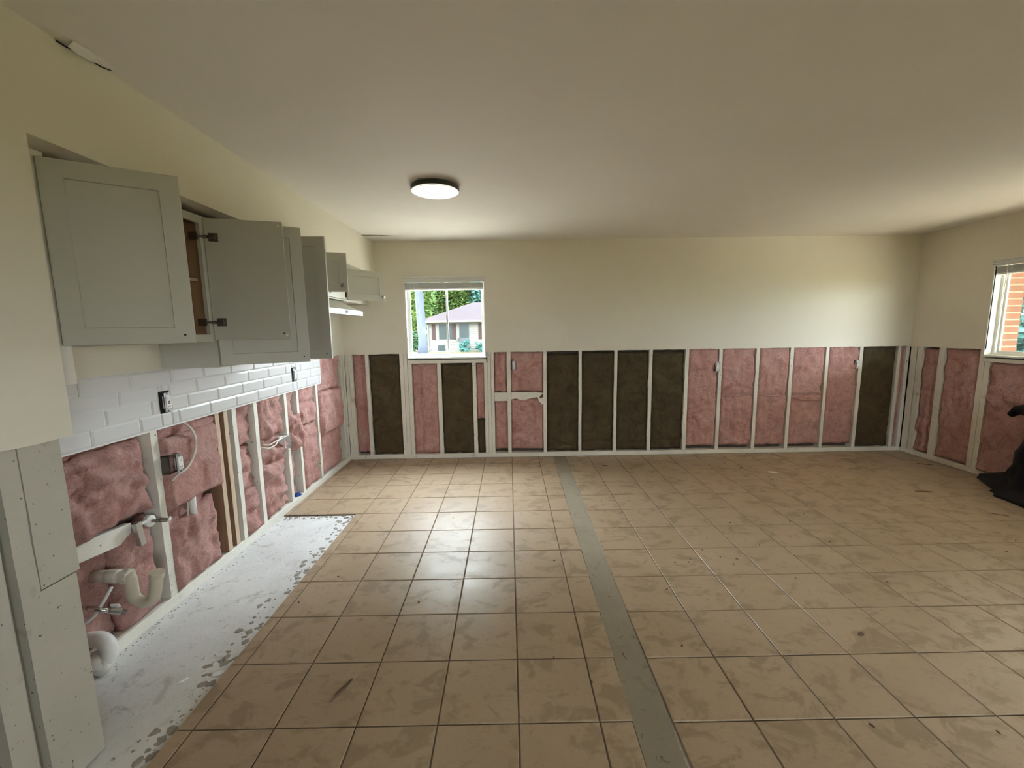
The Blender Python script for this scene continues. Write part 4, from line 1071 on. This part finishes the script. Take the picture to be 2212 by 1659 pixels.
tree('tree', 'dark tree at the far side of the lawn beyond the trunk', -14.0, 51, -.2, 10, 4.5, 2.6, 'leafd', 11000, .30, 4, group=GT)
tree('tree', 'tall green tree beyond the right end of the house', 5.0, 50, .5, 12, 5, 3, 'leafd', 6000, .40, 5, group=GT)
for k, x in enumerate((-17.0, -9.5, -2.0, 5.5)):
    tree('tree', ('tall tree at the back beyond the dark tree', 'tall tree at the back behind the roof eave', 'tall tree at the back behind the roof ridge', 'tall tree at the back beyond the house end')[k], x, 60, -.2, 15, 6.0, 3, 'leafd', 9000, .42, 90+k, group=GT)
tree('shrub', 'dark shrub at the house corner below the downspout', -8.2, 37, GZ, 1.5, 1.3, .8, 'leafd', 1500, .16, 6, 0)
tree('shrub', 'leafy shrub by the trunk at the lawn edge', -9.6, 36, GZ, 1.9, 1.3, .8, 'leafy', 1500, .17, 7, 0)
tree('shrub', 'small plant in front of the grey storm door', -3.7, 34.0, GZ, .75, .55, .4, 'leafb', 500, .10, 8, 0)
tree('shrub', 'small plant under the house wall right of the door', -2.3, 34.2, GZ, .55, .6, .4, 'leafb', 400, .10, 9, 0)
tag(MB().box(XR+.16, XR+3.0, YB-.5, D+4.5, 2.50, 2.62).build('sky_blocking_porch_roof', 'trimwhite'), 'unseen porch roof blocking the sky over the patio beside the side wall', 'roof', kind='structure')  # out of view, stretched to keep sky light off the side window
for k, (x, y) in enumerate(((17.0, -3.0), (16.0, 3.0), (17.5, 9.0))):  # trees added to block the low sky beyond the patio
    tree('tree', ('added sky-blocking tree beyond the patio opposite the wall behind the viewpoint', 'added sky-blocking tree straight out beyond the patio', 'added sky-blocking tree beyond the hedge outside the side window')[k], x, y, .4, 9, 3.6, 3.2, 'leafy', 4200, .36, 80+k, .2)
# brick pillar and hedge beyond the side window
bp = empty('brick_pillar', (5.65, 4.75, GZ), 'orange brick pillar with cream mortar outside the side window', 'pillar')
MB().box(5.555, 5.745, 4.655, 4.845, GZ, 2.5).build('mortar_core', 'mortar', bp)
bmesh_b = MB().box(-.10, .10, -.10, .10, -.029, .029, .003)
b0 = bmesh_b.build('brick', 'brick', bp)
nb = 0
z = GZ+.04
while z < 2.46:
    o = b0 if nb == 0 else b0.copy()
    if nb: COL.objects.link(o)
    o.location = (5.65+rnd.uniform(-.003, .003), 4.75+rnd.uniform(-.003, .003), z); o.rotation_euler = (0, 0, rnd.choice((0, 1.5708)))
    put(o, bp); nb += 1; z += .076
for k, (x, y, h1) in enumerate(((9.5, 7.6, 3.6), (8.6, 5.2, 3.4), (10.8, 11.2, 4.2))):
    tree('hedge_bush', ('blue-green bush behind the brick pillar', 'blue-green bush beside the brick pillar along the patio', 'tall blue-green bush farther off beyond the pillar')[k], x, y, GZ, h1, 1.4, 1.3, 'leafb', 2600, .13, 60+k, 0)
